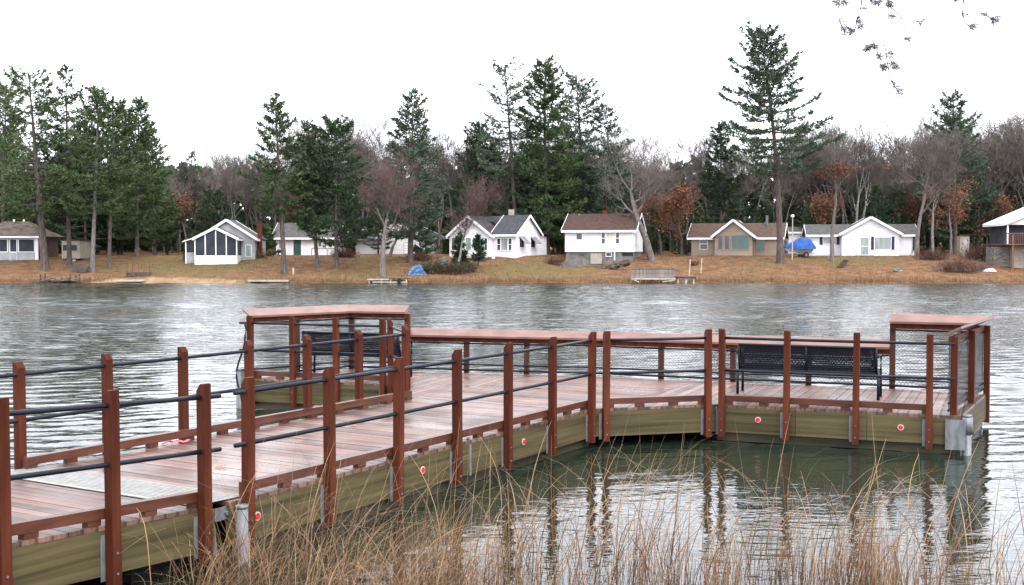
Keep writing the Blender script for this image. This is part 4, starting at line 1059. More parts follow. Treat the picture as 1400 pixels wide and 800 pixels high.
# blue tarpaulin heap
p = base(571, 376); rr = random.Random(5)
def blob(n1, n2, rx, ry, rz_, seed, jit=0.25):
    rr = random.Random(seed); m = MB()
    for i in range(n1 + 1):
        th = (math.pi / 2) * i / n1
        for k in range(n2):
            ph = 2 * math.pi * k / n2; j = 1 + rr.uniform(-jit, jit)
            m.v.append((rx * math.cos(ph) * math.cos(th) * j, ry * math.sin(ph) * math.cos(th) * j, rz_ * math.sin(th) * j - 0.03))
    for i in range(n1):
        for k in range(n2): a = i * n2 + k; b = i * n2 + (k + 1) % n2; m.f.append((a, b, b + n2, a + n2))
    return m
o = blob(6, 14, 0.75, 0.5, 0.75, 5, 0.3).build('blue_tarpaulin', 'tarp2'); o.location = p; tag(o, 'crumpled blue tarpaulin heap on the shore beside the boat jetty', 'tarpaulin')
p = base(606, 363); o = blob(6, 12, 0.45, 0.4, 0.85, 8, 0.12).build('grey_tarpaulin', 'awning'); o.location = p; tag(o, 'grey covered heap among the bushes by the corner house', 'tarpaulin')
# wooden steps down the bank
t = thing('bank_steps', 'dark timber steps running down the grass below the shuttered house', 'steps', base(1147, 367), math.radians(-26))
for i in range(7): MB().box(-0.24, 0.24, i * 0.55, i * 0.55 + 0.3, i * 0.11 - 0.08, i * 0.11 + 0.12).build('tread', 'darkwood', t)
t = base(1226, 371); o = blob(4, 9, 0.6, 0.35, 0.28, 12, 0.3).build('pale_rock', 'conc'); o.location = t; tag(o, 'pale grey rock lying on the lawn below the shuttered house', 'rock')
t = base(1055, 383.5); o = blob(4, 9, 0.6, 0.35, 0.22, 13, 0.3).build('dark_rock', 'darkwood'); o.location = t; tag(o, 'flat dark rock at the edge of the water below the tan house', 'rock')
t = base(1352, 371); o = blob(4, 10, 0.75, 0.4, 0.25, 14, 0.2).build('white_dinghy', 'hull'); o.location = t; tag(o, 'overturned white dinghy on the grass beside the boathouse', 'dinghy')

# ------------------------------------------------------------------ trees
def needle_tris(P, Dv, rng, k, ln, wd, jit=0.05):
    """k needle sprays per tuft as thin triangles"""
    n = len(P); P = np.repeat(P, k, 0); Dv = np.repeat(Dv, k, 0)
    d = Dv + rng.normal(0, 0.55, (n * k, 3)); d /= np.linalg.norm(d, axis=1, keepdims=True) + 1e-9
    L = rng.uniform(0.6, 1.25, (n * k, 1)) * ln
    s = np.cross(d, rng.normal(0, 1, (n * k, 3))); s /= np.linalg.norm(s, axis=1, keepdims=True) + 1e-9
    b = P + rng.normal(0, jit, (n * k, 3)) - d * L * 0.25
    w = wd * rng.uniform(0.7, 1.3, (n * k, 1))
    m = b + d * L * 0.55
    return np.stack([m - s * w, m + s * w, b + d * L], 1), np.stack([m + s * w, m - s * w, b], 1)

def pine_data(seed, h, cb=0.3, w=3.2, lean=0.0, dens=7.0, taper=0.75, gaps=0.12, droop=0.05, r0=None, mat='needle', bark='bark', k=3, ln=0.50, wd=0.050, bend=0.0, step=0.74, stubs=True):
    rng = np.random.default_rng(seed); r0 = r0 or 0.0135 * h; w *= 1.27
    wob = rng.normal(0, 0.006 * h, 4)
    def axis(t): return np.array([lean * t + bend * math.sin(math.pi * t) + wob[0] * math.sin(3 * t) * t, wob[1] * math.sin(2.5 * t) * t, h * t])
    p0, p1, ra, rb = [], [], [], []
    N = 12
    for i in range(N):
        t0, t1 = i / N, (i + 1) / N
        p0.append(axis(t0)); p1.append(axis(t1)); ra.append(r0 * (1 - t0) ** 0.85 * (1.25 if i == 0 else 1) + 0.015); rb.append(r0 * (1 - t1) ** 0.85 + 0.015)
    TV, TF = seg_tubes(p0, p1, ra, rb, 9)
    q0, q1, qa, qb = [], [], [], []; TP, TD = [], []
    z = cb * h
    while z < h * 0.985:
        t = (z / h - cb) / (1 - cb); prof = min(1, (t + 0.10) / 0.24) ** 0.6 * (1 - t) ** taper + 0.035
        a0 = rng.uniform(0, 6.28); nb = rng.integers(4, 6)
        for j in range(nb):
            if rng.random() < gaps: continue
            az = a0 + j * 6.283 / nb + rng.normal(0, 0.25); L = w * prof * rng.uniform(0.66, 1.15)
            if rng.random() < 0.06: L *= 1.1
            zz = z + rng.uniform(-0.25, 0.25); b = axis(min(zz / h, 0.995)); sl = -droop + (0.10 + 0.75 * t ** 2.2) * rng.uniform(0.6, 1.4); up = rng.uniform(0.04, 0.2)
            dx = np.array([math.cos(az), math.sin(az), 0.0]); lat = np.array([-dx[1], dx[0], 0.0])
            cur = lambda s: b + dx * L * s + np.array([0, 0, sl * L * s - 0.10 * L * math.sin(math.pi * s * 0.9) + up * L * s * s])
            rr = 0.012 + 0.016 * L
            m1 = cur(0.5); q0 += [b, m1]; q1 += [m1, cur(0.95)]; qa += [rr, rr * 0.6]; qb += [rr * 0.6, rr * 0.2]
            nt_ = max(4, int(L * dens * 1.95))
            for s in 1 - (1 - 0.2) * rng.random(nt_) ** 1.25:
                o = rng.normal(0, 1) * 0.20 * L * (1.25 - s); c = cur(s) + lat * o + np.array([0, 0, rng.normal(0.02, 0.07)])
                dd = dx * 0.75 + lat * np.sign(o) * 0.45 + np.array([0, 0, rng.uniform(0.15, 0.6)])
                TP.append(c); TD.append(dd)
        z += step * rng.uniform(0.7, 1.3) * (1.0 - 0.45 * t)
    for i in range(10):
        t = 1 - 0.05 * rng.random(); TP.append(axis(t)); TD.append(np.array([rng.normal(0, .3), rng.normal(0, .3), 1.0]))
    if stubs:
        for i in range(int(7 * cb * h / 6)):               # dead snags under the crown
            zz = rng.uniform(0.22 * h * min(1, cb * 2), cb * h); az = rng.uniform(0, 6.28); L = rng.uniform(0.4, 1.5); b = axis(zz / h)
            q0.append(b); q1.append(b + np.array([math.cos(az) * L, math.sin(az) * L, rng.uniform(-0.2, 0.25) * L])); qa.append(0.03); qb.append(0.008)
    BV, BF = seg_tubes(q0, q1, qa, qb, 3)
    tv = np.concatenate([TV, BV]); tf = np.concatenate([TF, BF + len(TV)])
    t1, t2 = needle_tris(np.array(TP), np.array(TD), rng, k, ln, wd)
    return tri_mesh('trunk', tv, bark, tf), tri_mesh('crown', np.concatenate([t1, t2]), mat)

def bare_data(seed, h, spread=0.55, r0=None, fork=0.35, mat='barkg', twig='twig', lean=0.0, leaves=0, leafm='rust', levels=5, dens=1.0, upright=0.35, leafz=1.0, stems=1, rmin=0.006):
    rng = np.random.default_rng(seed); r0 = r0 or 0.013 * h
    segs, ends = [], []
    def grow(p, d, L, r, lev):
        n = 4 if lev < 2 else 3
        for i in range(n):
            d = d + rng.normal(0, 0.10 + 0.03 * lev, 3) + np.array([0, 0, 0.06 if lev else 0.0]); d = d / np.linalg.norm(d)
            q = p + d * L / n; r1 = max(rmin, r * (1 - 0.55 / n) if i < n - 1 else r * 0.62)
            segs.append((p, q, r, r1, lev)); p, r = q, r1
            if lev < levels and (i >= 1 or lev > 0):
                for _ in range(int(rng.random() < 0.85 * dens) + int(rng.random() < 0.35 * dens)):
                    a = rng.uniform(0, 6.283); s = np.cross(d, [math.cos(a), math.sin(a), 0.3]); s /= np.linalg.norm(s) + 1e-9
                    an = rng.uniform(0.45, 1.0) * spread * 1.6
                    nd = d * math.cos(an) + s * math.sin(an) + np.array([0, 0, upright * 0.5]); nd /= np.linalg.norm(nd)
                    grow(p, nd, L * rng.uniform(0.5, 0.74), r * rng.uniform(0.45, 0.68), lev + 1)
        if lev >= levels - 1: ends.append(p)
        if lev < levels:
            for _ in range(2):
                nd = d + rng.normal(0, spread * 0.55, 3); nd /= np.linalg.norm(nd); grow(p, nd, L * rng.uniform(0.55, 0.75), r * 0.75, lev + 1)
    for s in range(stems):
        d0 = np.array([lean + (0.22 * (s - (stems - 1) / 2)), rng.normal(0, 0.05), 1.0]); d0 /= np.linalg.norm(d0)
        b0 = np.array([0.25 * (s - (stems - 1) / 2), 0, 0.0])
        e = b0 + d0 * h * fork * 0.5 + rng.normal(0, 0.05, 3); segs.append((b0 - d0 * 0.3, e, r0 * 1.25, r0 * 0.95, 0))
        grow(e, d0, h * fork, r0 * 0.95, 0)
    zmax = max(s[1][2] for s in segs); k = h / zmax
    big = [s for s in segs if s[4] <= 1]; small = [s for s in segs if s[4] > 1]
    A_ = lambda L, i: np.array([s[i] for s in L])
    tv, tf = seg_tubes(A_(big, 0) * k, A_(big, 1) * k, A_(big, 2), A_(big, 3), 7)
    cv, cf = seg_tubes(A_(small, 0) * k, A_(small, 1) * k, np.minimum(A_(small, 2), 0.09), np.minimum(A_(small, 3), 0.07), 3)
    tm = tri_mesh('trunk', tv, mat, tf)
    if leaves:
        E_n = np.array(ends) * k; E_n = E_n[E_n[:, 2] < h * leafz]
        P = E_n[rng.integers(0, len(E_n), leaves)] + rng.normal(0, 0.28, (leaves, 3))
        dd = rng.normal(0, 1, (leaves, 3)); dd /= np.linalg.norm(dd, axis=1, keepdims=True); ss = np.cross(dd, rng.normal(0, 1, (leaves, 3))); ss /= np.linalg.norm(ss, axis=1, keepdims=True)
        sz = rng.uniform(0.07, 0.16, (leaves, 1))
        lm = tri_mesh('leaves', np.concatenate([np.stack([P - ss * sz * 0.6, P + ss * sz * 0.6, P + dd * sz], 1), np.stack([P + ss * sz * 0.6, P - ss * sz * 0.6, P - dd * sz], 1)]), leafm)
        return tm, tri_mesh('crown', cv, twig, cf), lm
    return tm, tri_mesh('crown', cv, twig, cf)

def plant_tree(name, label, data, loc, rz=0.0, sc=1.0, group=None, cat='tree'):
    t = thing(name, label, cat, loc, rz, group); t.scale = (sc,) * 3 if not isinstance(sc, tuple) else sc
    link_mesh('trunk', data[0], t); link_mesh('crown', data[1], t)
    if len(data) > 2: link_mesh('leaves', data[2], t)
    return t
def hero_pine(name, label, bx, by, tx, ty, seed, Yd=None, **kw):
    p = base(bx, by) if Yd is None else ground(bx, Yd)
    top = at(tx, ty, p[1]); hh = top[2] - p[2]
    return plant_tree(name, label, pine_data(seed, hh, lean=top[0] - p[0], **kw), (p[0], p[1], p[2] - 0.1))
def hero_bare(name, label, bx, by, ty, seed, Yd=None, **kw):
    p = base(bx, by) if Yd is None else ground(bx, Yd)
    hh = at(bx, ty, p[1])[2] - p[2]
    return plant_tree(name, label, bare_data(seed, hh, **kw), (p[0], p[1], p[2] - 0.1))

hero_pine('white_pine', 'tall pine with thick leaning trunk in front of the porch cottage', 62, 369, 38, 96, 1, cb=0.30, w=4.3, dens=8, taper=0.5, gaps=0.2, r0=0.36)
hero_pine('white_pine', 'slim spire topped pine beside the small cream shed', 95, 363, 90, 88, 2, cb=0.26, w=3.0, dens=8, taper=0.8, gaps=0.2, r0=0.22)
hero_pine('white_pine', 'pine with pale grey trunk standing in low brush', 126, 372, 134, 120, 3, cb=0.34, w=3.0, dens=9, taper=0.6, r0=0.2, bark='barkg')
hero_pine('white_pine', 'pine with thin bare reddish trunk next to the pale trunked pine', 149, 367, 155, 132, 4, cb=0.36, w=2.9, dens=9, taper=0.55, r0=0.17)
hero_pine('white_pine', 'dense green pine behind the small wooden platform', 187, 351, 191, 136, 5, cb=0.14, w=3.2, dens=10, taper=0.7, gaps=0.05, r0=0.2)
hero_pine('white_pine', 'pine with full low crown at the edge of the group by the platform', 212, 350, 206, 165, 6, Yd=127, cb=0.10, w=2.7, dens=9, taper=0.8, gaps=0.05)
hero_pine('white_pine', 'pine at the frame edge behind the porch cottage', 4, 350, 8, 118, 7, Yd=127, cb=0.15, w=3.6, dens=8, taper=0.5)
hero_pine('white_pine', 'broad low pine behind the roof of the porch cottage', 118, 350, 116, 165, 8, Yd=129, cb=0.06, w=3.6, dens=9, taper=0.7, gaps=0.04, mat='needled')
hero_pine('white_pine', 'dark pine filling the gap between two pale trunks', 165, 350, 168, 150, 9, Yd=130, cb=0.05, w=3.2, dens=9, taper=0.6, gaps=0.04, mat='needled')
hero_pine('white_pine', 'straight pine with bare lower trunk above the low jetty', 389, 374, 377, 128, 10, cb=0.34, w=3.2, dens=9, taper=0.85, gaps=0.1, r0=0.24)
hero_pine('white_pine', 'thin pine in front of the grey roofed cottage door', 434, 367, 420, 163, 11, cb=0.30, w=1.9, dens=9, taper=0.6, gaps=0.1, r0=0.18)
hero_pine('white_pine', 'broad dark pine with drooping boughs beside the reddish bare tree', 460, 366, 458, 168, 12, cb=0.20, w=3.6, dens=11, taper=0.45, gaps=0.05, mat='needled', droop=0.12, r0=0.2)
hero_pine('white_pine', 'tall dense pine in front of the white gable ended house', 561, 369, 563, 124, 13, Yd=113, cb=0.16, w=3.5, dens=10, taper=0.75, gaps=0.07, mat='needleb', r0=0.27)
hero_pine('white_pine', 'thin topped open pine rising behind the corner house roof', 708, 340, 690, 90, 14, Yd=127, cb=0.42, w=3.6, dens=5.5, taper=0.45, gaps=0.3, r0=0.3, mat='needleb')
hero_pine('white_pine', 'highest dense dark pine behind the corner house gable', 747, 340, 746, 80, 15, Yd=127, cb=0.10, w=3.9, dens=11, taper=0.6, gaps=0.06, r0=0.34)
hero_pine('white_pine', 'pine with ragged crown behind the basement house roof', 805, 340, 788, 101, 16, Yd=131, cb=0.30, w=3.8, dens=7, taper=0.5, gaps=0.22, mat='needleb')
hero_pine('white_pine', 'grey green pine leaning behind the basement house', 838, 340, 828, 143, 17, Yd=132, cb=0.25, w=3.6, dens=6.5, taper=0.6, gaps=0.2, mat='needleb')
hero_pine('spruce_tree', 'dark spruce beside the highest pine behind the houses', 660, 340, 655, 170, 18, Yd=131, cb=0.08, w=3.4, dens=9, taper=0.55, gaps=0.05, mat='needled')
hero_pine('spruce_tree', 'dark conical spruce behind the tan house roof', 986, 340, 986, 168, 19, Yd=131, cb=0.05, w=3.2, dens=10, taper=0.7, gaps=0.04, mat='needled')
hero_pine('white_pine', 'tallest lone pine with layered boughs in front of the tan house', 1067, 360, 1040, 42, 120, cb=0.40, w=4.6, dens=10, taper=0.55, gaps=0.10, r0=0.33, mat='needleb', step=0.66, bend=0.5)
hero_pine('spruce_tree', 'blurred dark conifer behind the shed near the boathouse', 1306, 345, 1304, 128, 21, Yd=128, cb=0.12, w=4.0, dens=8, taper=0.6, gaps=0.12, mat='needleb')
hero_pine('white_pine', 'narrow pine spire above the rust leaved oak by the screened cottage', 258, 345, 263, 208, 22, Yd=140, cb=0.3, w=2.4, dens=7, taper=0.8, gaps=0.15)
hero_pine('spruce_tree', 'round dark spruce behind the screened cottage roof', 289, 345, 290, 262, 23, Yd=127, cb=0.04, w=2.6, dens=10, taper=0.5, gaps=0.03, mat='needled')
hero_pine('spruce_tree', 'bright green young spruce beside the brick chimney', 361, 350, 361, 310, 24, Yd=121, cb=0.03, w=1.3, dens=14, taper=0.7, gaps=0.03, step=0.4)
hero_pine('spruce_tree', 'small dark spruce against the blue window of the corner house', 654, 372, 654, 323, 25, Yd=111, cb=0.35, w=0.8, dens=12, taper=0.8, gaps=0.1, step=0.35, mat='needled', r0=0.07)
hero_pine('spruce_tree', 'small dark spruce against the left windows of the corner house', 628, 362, 629, 318, 26, Yd=112, cb=0.1, w=0.65, dens=13, taper=0.7, gaps=0.1, step=0.35, mat='needled', r0=0.07)
hero_pine('spruce_tree', 'small spruce in front of the white gable ended house', 579, 362, 578, 318, 27, Yd=117, cb=0.1, w=1.4, dens=11, taper=0.7, gaps=0.2, step=0.5, mat='needleb')

hero_bare('bare_tree', 'reddish bare tree with wide round crown at the boat jetty', 523, 377, 190, 31, spread=0.62, fork=0.30, twig='twigr', dens=0.95, upright=0.2, r0=0.26)
hero_bare('bare_tree', 'small dark forked tree behind the reddish bare tree', 533, 352, 262, 37, Yd=119, spread=0.6, fork=0.30, lean=0.3, twig='twigr', r0=0.16, levels=4)
hero_bare('birch_tree', 'white birch leaning in front of the corner house', 624, 373, 232, 32, Yd=109, spread=0.5, fork=0.36, mat='birch', twig='twigr', lean=0.22, r0=0.11, dens=0.8)
hero_bare('bare_tree', 'crooked bare tree bending over the basement house gable', 891, 356, 168, 33, spread=0.75, fork=0.34, lean=-0.26, dens=0.8, r0=0.34, upright=0.1)
hero_bare('bare_tree', 'bare tree with clinging brown leaves before the shuttered house', 1138, 357, 142, 34, spread=0.45, fork=0.32, dens=0.85, leaves=700, leafz=0.6, r0=0.2)
hero_bare('bare_tree', 'twin stemmed pale grey tree behind the shuttered house', 1173, 340, 160, 35, Yd=129, spread=0.42, fork=0.36, stems=2, mat='birch', r0=0.19, dens=0.75)
hero_bare('bare_tree', 'bare tree with grey trunk at the end of the shuttered house', 1253, 352, 165, 36, Yd=117, spread=0.5, fork=0.32, r0=0.22, dens=0.85)
hero_bare('bare_tree', 'thin bare tree in the brush by the narrow cream shed', 1275, 352, 200, 38, Yd=116, spread=0.45, fork=0.34, r0=0.15, dens=0.8)
hero_bare('oak_tree', 'oak full of rust brown leaves between two houses', 932, 346, 250, 41, Yd=125, spread=0.75, fork=0.26, leaves=2600, r0=0.18, dens=0.95, upright=0.1, levels=4)
hero_bare('oak_tree', 'smaller rust leaved oak beside the larger one', 904, 346, 262, 42, Yd=128, spread=0.7, fork=0.28, leaves=1400, r0=0.15, dens=0.9, levels=4)
hero_bare('oak_tree', 'dull rust leaved tree in the woods beside the screened cottage', 256, 346, 262, 43, Yd=128, spread=0.6, fork=0.28, leaves=1300, r0=0.16, levels=4)
hero_bare('oak_tree', 'rust leaved tree in front of the blurred dark conifer', 1300, 350, 238, 44, Yd=119, spread=0.85, fork=0.26, leaves=1500, r0=0.14, levels=4, upright=0.0)
hero_bare('oak_tree', 'rust leaved saplings behind the roof of the shuttered house', 1122, 346, 258, 45, Yd=129, spread=0.6, fork=0.26, leaves=1500, levels=4)
hero_bare('oak_tree', 'brown leaved tree behind the grey roofed cottage', 405, 346, 262, 46, Yd=136, spread=0.7, fork=0.26, leaves=1800, levels=4)
hero_bare('oak_tree', 'brown leaved tree at the back of the boathouse', 1372, 340, 262, 47, Yd=128, spread=0.7, fork=0.26, leaves=1500, levels=4)
hero_bare('oak_tree', 'faint rust leaved tree behind the end of the shuttered house', 1245, 340, 262, 48, Yd=132, spread=0.7, fork=0.26, leaves=1400, levels=4)

# the wood behind: shared meshes, each tree an object
PV = [pine_data(60 + i, 16.0, cb=c, w=wd_, dens=6.5, taper=tp, gaps=0.08, k=3, ln=0.6, wd=0.06, mat=m, step=1.0, stubs=False)
      for i, (c, wd_, tp, m) in enumerate(((0.05, 2.9, 0.8, 'needled'), (0.12, 3.2, 0.6, 'needled'), (0.3, 3.4, 0.55, 'needleb'), (0.04, 2.6, 0.9, 'needle'), (0.2, 3.6, 0.5, 'needled')))]
BV_ = [bare_data(80 + i, 15.0, spread=s, fork=f, dens=d, mat=m, twig=tw, r0=0.17, stems=st, levels=5, upright=0.6, rmin=0.011)
       for i, (s, f, d, m, tw, st) in enumerate(((0.42, 0.38, 0.6, 'barkg', 'twig', 1), (0.48, 0.34, 0.62, 'barkg', 'twig', 1), (0.5, 0.33, 0.62, 'barkg', 'twig', 1), (0.38, 0.42, 0.6, 'barkg', 'twig', 1), (0.46, 0.36, 0.58, 'barkg', 'twig', 2)))]
RT = random.Random(21)
SKY = [(-60, 150), (0, 150), (60, 165), (150, 170), (215, 200), (240, 235), (270, 230), (300, 205), (340, 205), (380, 215), (440, 160), (480, 175), (520, 195), (560, 185), (610, 190), (650, 165), (700, 165), (760, 160), (830, 170), (870, 170),
       (900, 178), (960, 185), (1010, 190), (1080, 180), (1120, 150), (1160, 150), (1200, 168), (1250, 155), (1300, 150), (1350, 155), (1400, 150), (1460, 150)]
def skyline(px):
    for (a, ya), (b, yb) in zip(SKY, SKY[1:]):
        if a <= px <= b: return ya + (yb - ya) * (px - a) / (b - a)
    return 160
# conifers low and dark, in three depths; bare crowns rise over them
px = -70
while px < 1480:
    for Yd, lo_, hi_, stepf in ((130, 35, 100, 1), (139, 30, 85, 1), (150, 20, 60, 1)):
        x = px + RT.uniform(-14, 14); Y_ = Yd + RT.uniform(-3, 4)
        top = skyline(x) + RT.uniform(lo_, hi_)
        if x > 225: top += 10
        if x > 850 or 225 < x < 345: top += 22
        g = ground(x, Y_); hh = max(4.0, at(x, top, Y_)[2] - g[2])
        s = hh / 16.0; sw = s * RT.uniform(0.95, 1.35) if s < 0.8 else s
        plant_tree('conifer', 'dark conifer in the wood behind the cottages', PV[RT.randrange(5)], (g[0], g[1], g[2] - 0.15), RT.uniform(0, 6.28), (sw, sw, s), 'conifers of the wood behind the cottages')
    px += 27
px = -60
while px < 1470:
    dense = 3 if px > 1085 or 220 < px < 640 else 2 if px > 220 else 1
    for k in range(dense):
        x = px + RT.uniform(-12, 12); Y_ = RT.uniform(131, 150)
        top = skyline(x) + (RT.uniform(-24, 26) if 220 < x < 640 else RT.uniform(-16, 48))
        g = ground(x, Y_); hh = at(x, top, Y_)[2] - g[2]; s = hh / 15.0
        plant_tree('bare_tree', 'leafless grey tree in the wood behind the cottages', BV_[RT.randrange(5)], (g[0], g[1], g[2] - 0.15), RT.uniform(0, 6.28), s, 'leafless trees of the wood behind the cottages')
    px += 21
# farther wood that closes the view between the trunks
fx = MB()
P_, D2 = [], []
rng = np.random.default_rng(9)
n = 12000
xx = rng.uniform(-95, 95, n); yy = rng.uniform(158, 178, n); zz = 2.4 + rng.random(n) ** 0.8 * (10.5 + 2.5 * vnoise(xx * 1.7, yy * 0 + 3))
P_ = np.stack([xx, yy, zz], 1); D2 = np.tile([0, -0.4, 0.6], (n, 1))
t1, t2 = needle_tris(P_, D2, rng, 4, 1.5, 0.42)
tag(link_mesh('far_wood', tri_mesh('far_wood', np.concatenate([t1, t2]), 'needled')), 'dim mass of forest far behind the cottages', 'forest', kind='stuff')

# ------------------------------------------------------------------ bushes
def bush_data(seed, w, h, n=260, mat='bush', leaves=0, leafm='rust'):
    rng = np.random.default_rng(seed); p0, p1, a, b = [], [], [], []
    for i in range(n):
        az = rng.uniform(0, 6.28); q = np.array([rng.normal(0, 0.22) * w, rng.normal(0, 0.15) * w, 0]); d = np.array([math.cos(az) * 0.7, math.sin(az) * 0.5, rng.uniform(0.5, 1.2)]); d /= np.linalg.norm(d)
        L = h * rng.uniform(0.5, 1.0)
        for s in range(3):
            e = q + d * L / 3; p0.append(q); p1.append(e); a.append(0.014 - 0.003 * s); b.append(0.011 - 0.003 * s); q = e
            d = d + rng.normal(0, 0.3, 3) + np.array([0, 0, -0.12]); d /= np.linalg.norm(d)
    V_, F_2 = seg_tubes(p0, p1, a, b, 3)
    me = tri_mesh('twigs', V_, mat, F_2)
    return me, np.array(p1)
def bush(name, label, px, py, w, h, seed, mat='bush', n=260, lv=0, lm='rust', group=None):
    p = base(px, py); t = thing(name, label, 'bush', p, 0, group); me, pe = bush_data(seed, w, h, n, mat); link_mesh('twigs', me, t)
    if lv:
        rng = np.random.default_rng(seed); P = pe[rng.integers(0, len(pe), lv)]
        t1, t2 = needle_tris(P, rng.normal(0, 1, (lv, 3)), rng, 2, 0.16, 0.05); link_mesh('leaves', tri_mesh('leaves', np.concatenate([t1, t2]), lm), t)
bush('dark_bush', 'dark tangled bush below the birch at the corner house deck', 620, 375, 2.6, 1.7, 1, n=420, lv=500, lm='needled')
bush('dark_bush', 'dark evergreen bush beside the grey covered heap', 590, 374, 2.0, 1.4, 2, n=300, lv=500, lm='needled')
bush('twig_bush', 'grey bush at the foot of the birch behind the dark bushes', 640, 372, 1.6, 1.3, 3, n=240, lv=200, lm='needled')
bush('twig_bush', 'brown twiggy bush between the two white houses', 758, 362, 1.4, 1.1, 4, n=240, mat='twigr', lv=150)
bush('twig_bush', 'grey twiggy bush at the foot of the pale trunked pine', 112, 372, 2.0, 1.2, 5, n=260, mat='twig')
bush('twig_bush', 'brown bush beside the brick chimney of the screened cottage', 352, 353, 1.3, 1.3, 6, n=220, mat='twigr', lv=120)
bush('twig_bush', 'small reddish shrub on the bank behind the pale stakes', 949, 363, 0.8, 0.6, 7, n=120, mat='twigr', lv=80)
bush('brush_pile', 'wide heap of brown cut brush on the bank near the boathouse', 1312, 371, 4.2, 1.5, 8, n=900, mat='twigr', lv=500)
bush('twig_bush', 'brown undergrowth below the bare trees near the brush heap', 1277, 355, 3.0, 1.5, 9, n=420, mat='bush', lv=200)
bush('twig_bush', 'tall brown undergrowth between the narrow shed and the boathouse', 1336, 356, 2.4, 2.2, 10, n=420, mat='twigr', lv=200)
bush('twig_bush', 'pale grassy tuft at the end of the brush heap', 1340, 370, 1.0, 0.9, 11, n=200, mat='twigr')
bush('twig_bush', 'dark undergrowth beside the far end of the grey roofed cottage', 470, 352, 2.4, 1.3, 12, n=300, mat='bush', lv=160)
bush('twig_bush', 'brown bush under the tall pine before the white gable ended house', 575, 356, 2.4, 1.2, 13, n=300, mat='twigr', lv=160)

# ------------------------------------------------------------------ dry grass
def grass_material(name, low, high, rnd=0.3):
    m = bpy.data.materials.new(name); m.use_nodes = True
    t = m.node_tree; n = t.nodes; l = t.links; b = n['Principled BSDF']; b.inputs['Roughness'].default_value = 0.6
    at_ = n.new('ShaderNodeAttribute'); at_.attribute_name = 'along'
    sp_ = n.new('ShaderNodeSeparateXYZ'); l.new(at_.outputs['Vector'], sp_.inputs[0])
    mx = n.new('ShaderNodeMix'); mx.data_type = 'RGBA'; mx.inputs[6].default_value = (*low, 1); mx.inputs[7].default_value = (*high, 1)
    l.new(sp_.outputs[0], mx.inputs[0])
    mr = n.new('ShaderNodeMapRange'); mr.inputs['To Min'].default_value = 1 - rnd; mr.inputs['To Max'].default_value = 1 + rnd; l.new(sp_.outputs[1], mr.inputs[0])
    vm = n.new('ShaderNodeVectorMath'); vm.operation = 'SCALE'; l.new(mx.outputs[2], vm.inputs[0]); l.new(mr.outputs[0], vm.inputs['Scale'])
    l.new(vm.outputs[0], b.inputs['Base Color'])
    return m
def blades(name, P, h, lean, az, arch, wid, mat, seg=7, seed=1):
    """curved tapering blades; arch > 0 bends the tip over"""
    rng = np.random.default_rng(seed); n = len(P)
    t = np.linspace(0, 1, seg + 1)[None, :]                     # n x seg+1
    out = (lean[:, None] * t + arch[:, None] * t ** 2.6) * h[:, None]
    up = h[:, None] * (t - arch[:, None] ** 1.0 * 0.62 * t ** 3.2)
    cx_, sy = np.cos(az)[:, None], np.sin(az)[:, None]
    wob = rng.normal(0, 0.02, (n, 1)) * np.sin(t * 5 + rng.uniform(0, 6, (n, 1))) * h[:, None]
    X_ = P[:, :1] + cx_ * out - sy * wob; Y_ = P[:, 1:2] + sy * out + cx_ * wob; Z_ = P[:, 2:3] + up
    c = np.stack([X_, Y_, Z_], -1)
    fa = rng.uniform(0, math.pi, n); f = np.stack([np.cos(fa), np.sin(fa), np.zeros(n)], -1)[:, None, :]
    w = (wid[:, None] * (1 - t ** 1.6 * 0.85))[..., None]
    V_ = np.stack([c - f * w, c + f * w], 2).reshape(-1, 3)
    k = np.arange(seg); q = np.stack([2 * k, 2 * k + 1, 2 * k + 3, 2 * k, 2 * k + 3, 2 * k + 2], 1).reshape(-1, 3)
    F_2 = (q[None] + (np.arange(n) * 2 * (seg + 1))[:, None, None]).reshape(-1, 3)
    me = tri_mesh(name, V_, mat, F_2)
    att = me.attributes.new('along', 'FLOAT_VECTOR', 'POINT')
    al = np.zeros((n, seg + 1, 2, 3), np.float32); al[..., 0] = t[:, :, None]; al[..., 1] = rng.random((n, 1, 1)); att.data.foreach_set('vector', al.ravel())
    return me
rng = np.random.default_rng(77)
def clumped(n, x0, x1, y0, y1, nc, spread, dense=None):
    cx_ = rng.uniform(x0, x1, nc)
    if dense: cx_ = np.where(rng.random(nc) < 0.65, rng.uniform(dense[0], dense[1], nc), cx_)
    cy_ = rng.uniform(y0, y1, nc); i = rng.integers(0, nc, n)
    return np.stack([cx_[i] + rng.normal(0, spread, n), cy_[i] + rng.normal(0, spread, n)], 1)
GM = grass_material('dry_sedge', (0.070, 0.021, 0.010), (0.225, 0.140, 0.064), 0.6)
def near_grass(name, label, xyp, h, lean, arch, wid, seed):
    z = terrain(xyp[:, 0], xyp[:, 1]) - 0.03
    P = np.concatenate([xyp, np.minimum(z, 0.05)[:, None]], 1); n = len(P)
    az = rng.normal(0.1, 1.5, n)
    h = h + np.maximum(0, -P[:, 2])
    tag(link_mesh(name, blades(name, P, h, lean, az, arch, wid, GM, 8, seed)), label, 'grass', kind='stuff')
# upright reddish stems in the shallows
n = 1550; q = clumped(n, -0.9, 4.0, 8.3, 10.4, 70, 0.10, (0.9, 3.5))
near_grass('lakeside_sedge', 'dry reddish brown sedge stems standing in the shallow water', q, rng.uniform(0.28, 0.82, n), np.abs(rng.normal(0.06, 0.08, n)), np.abs(rng.normal(0.0, 0.10, n)), rng.uniform(0.0017, 0.0036, n), 1)
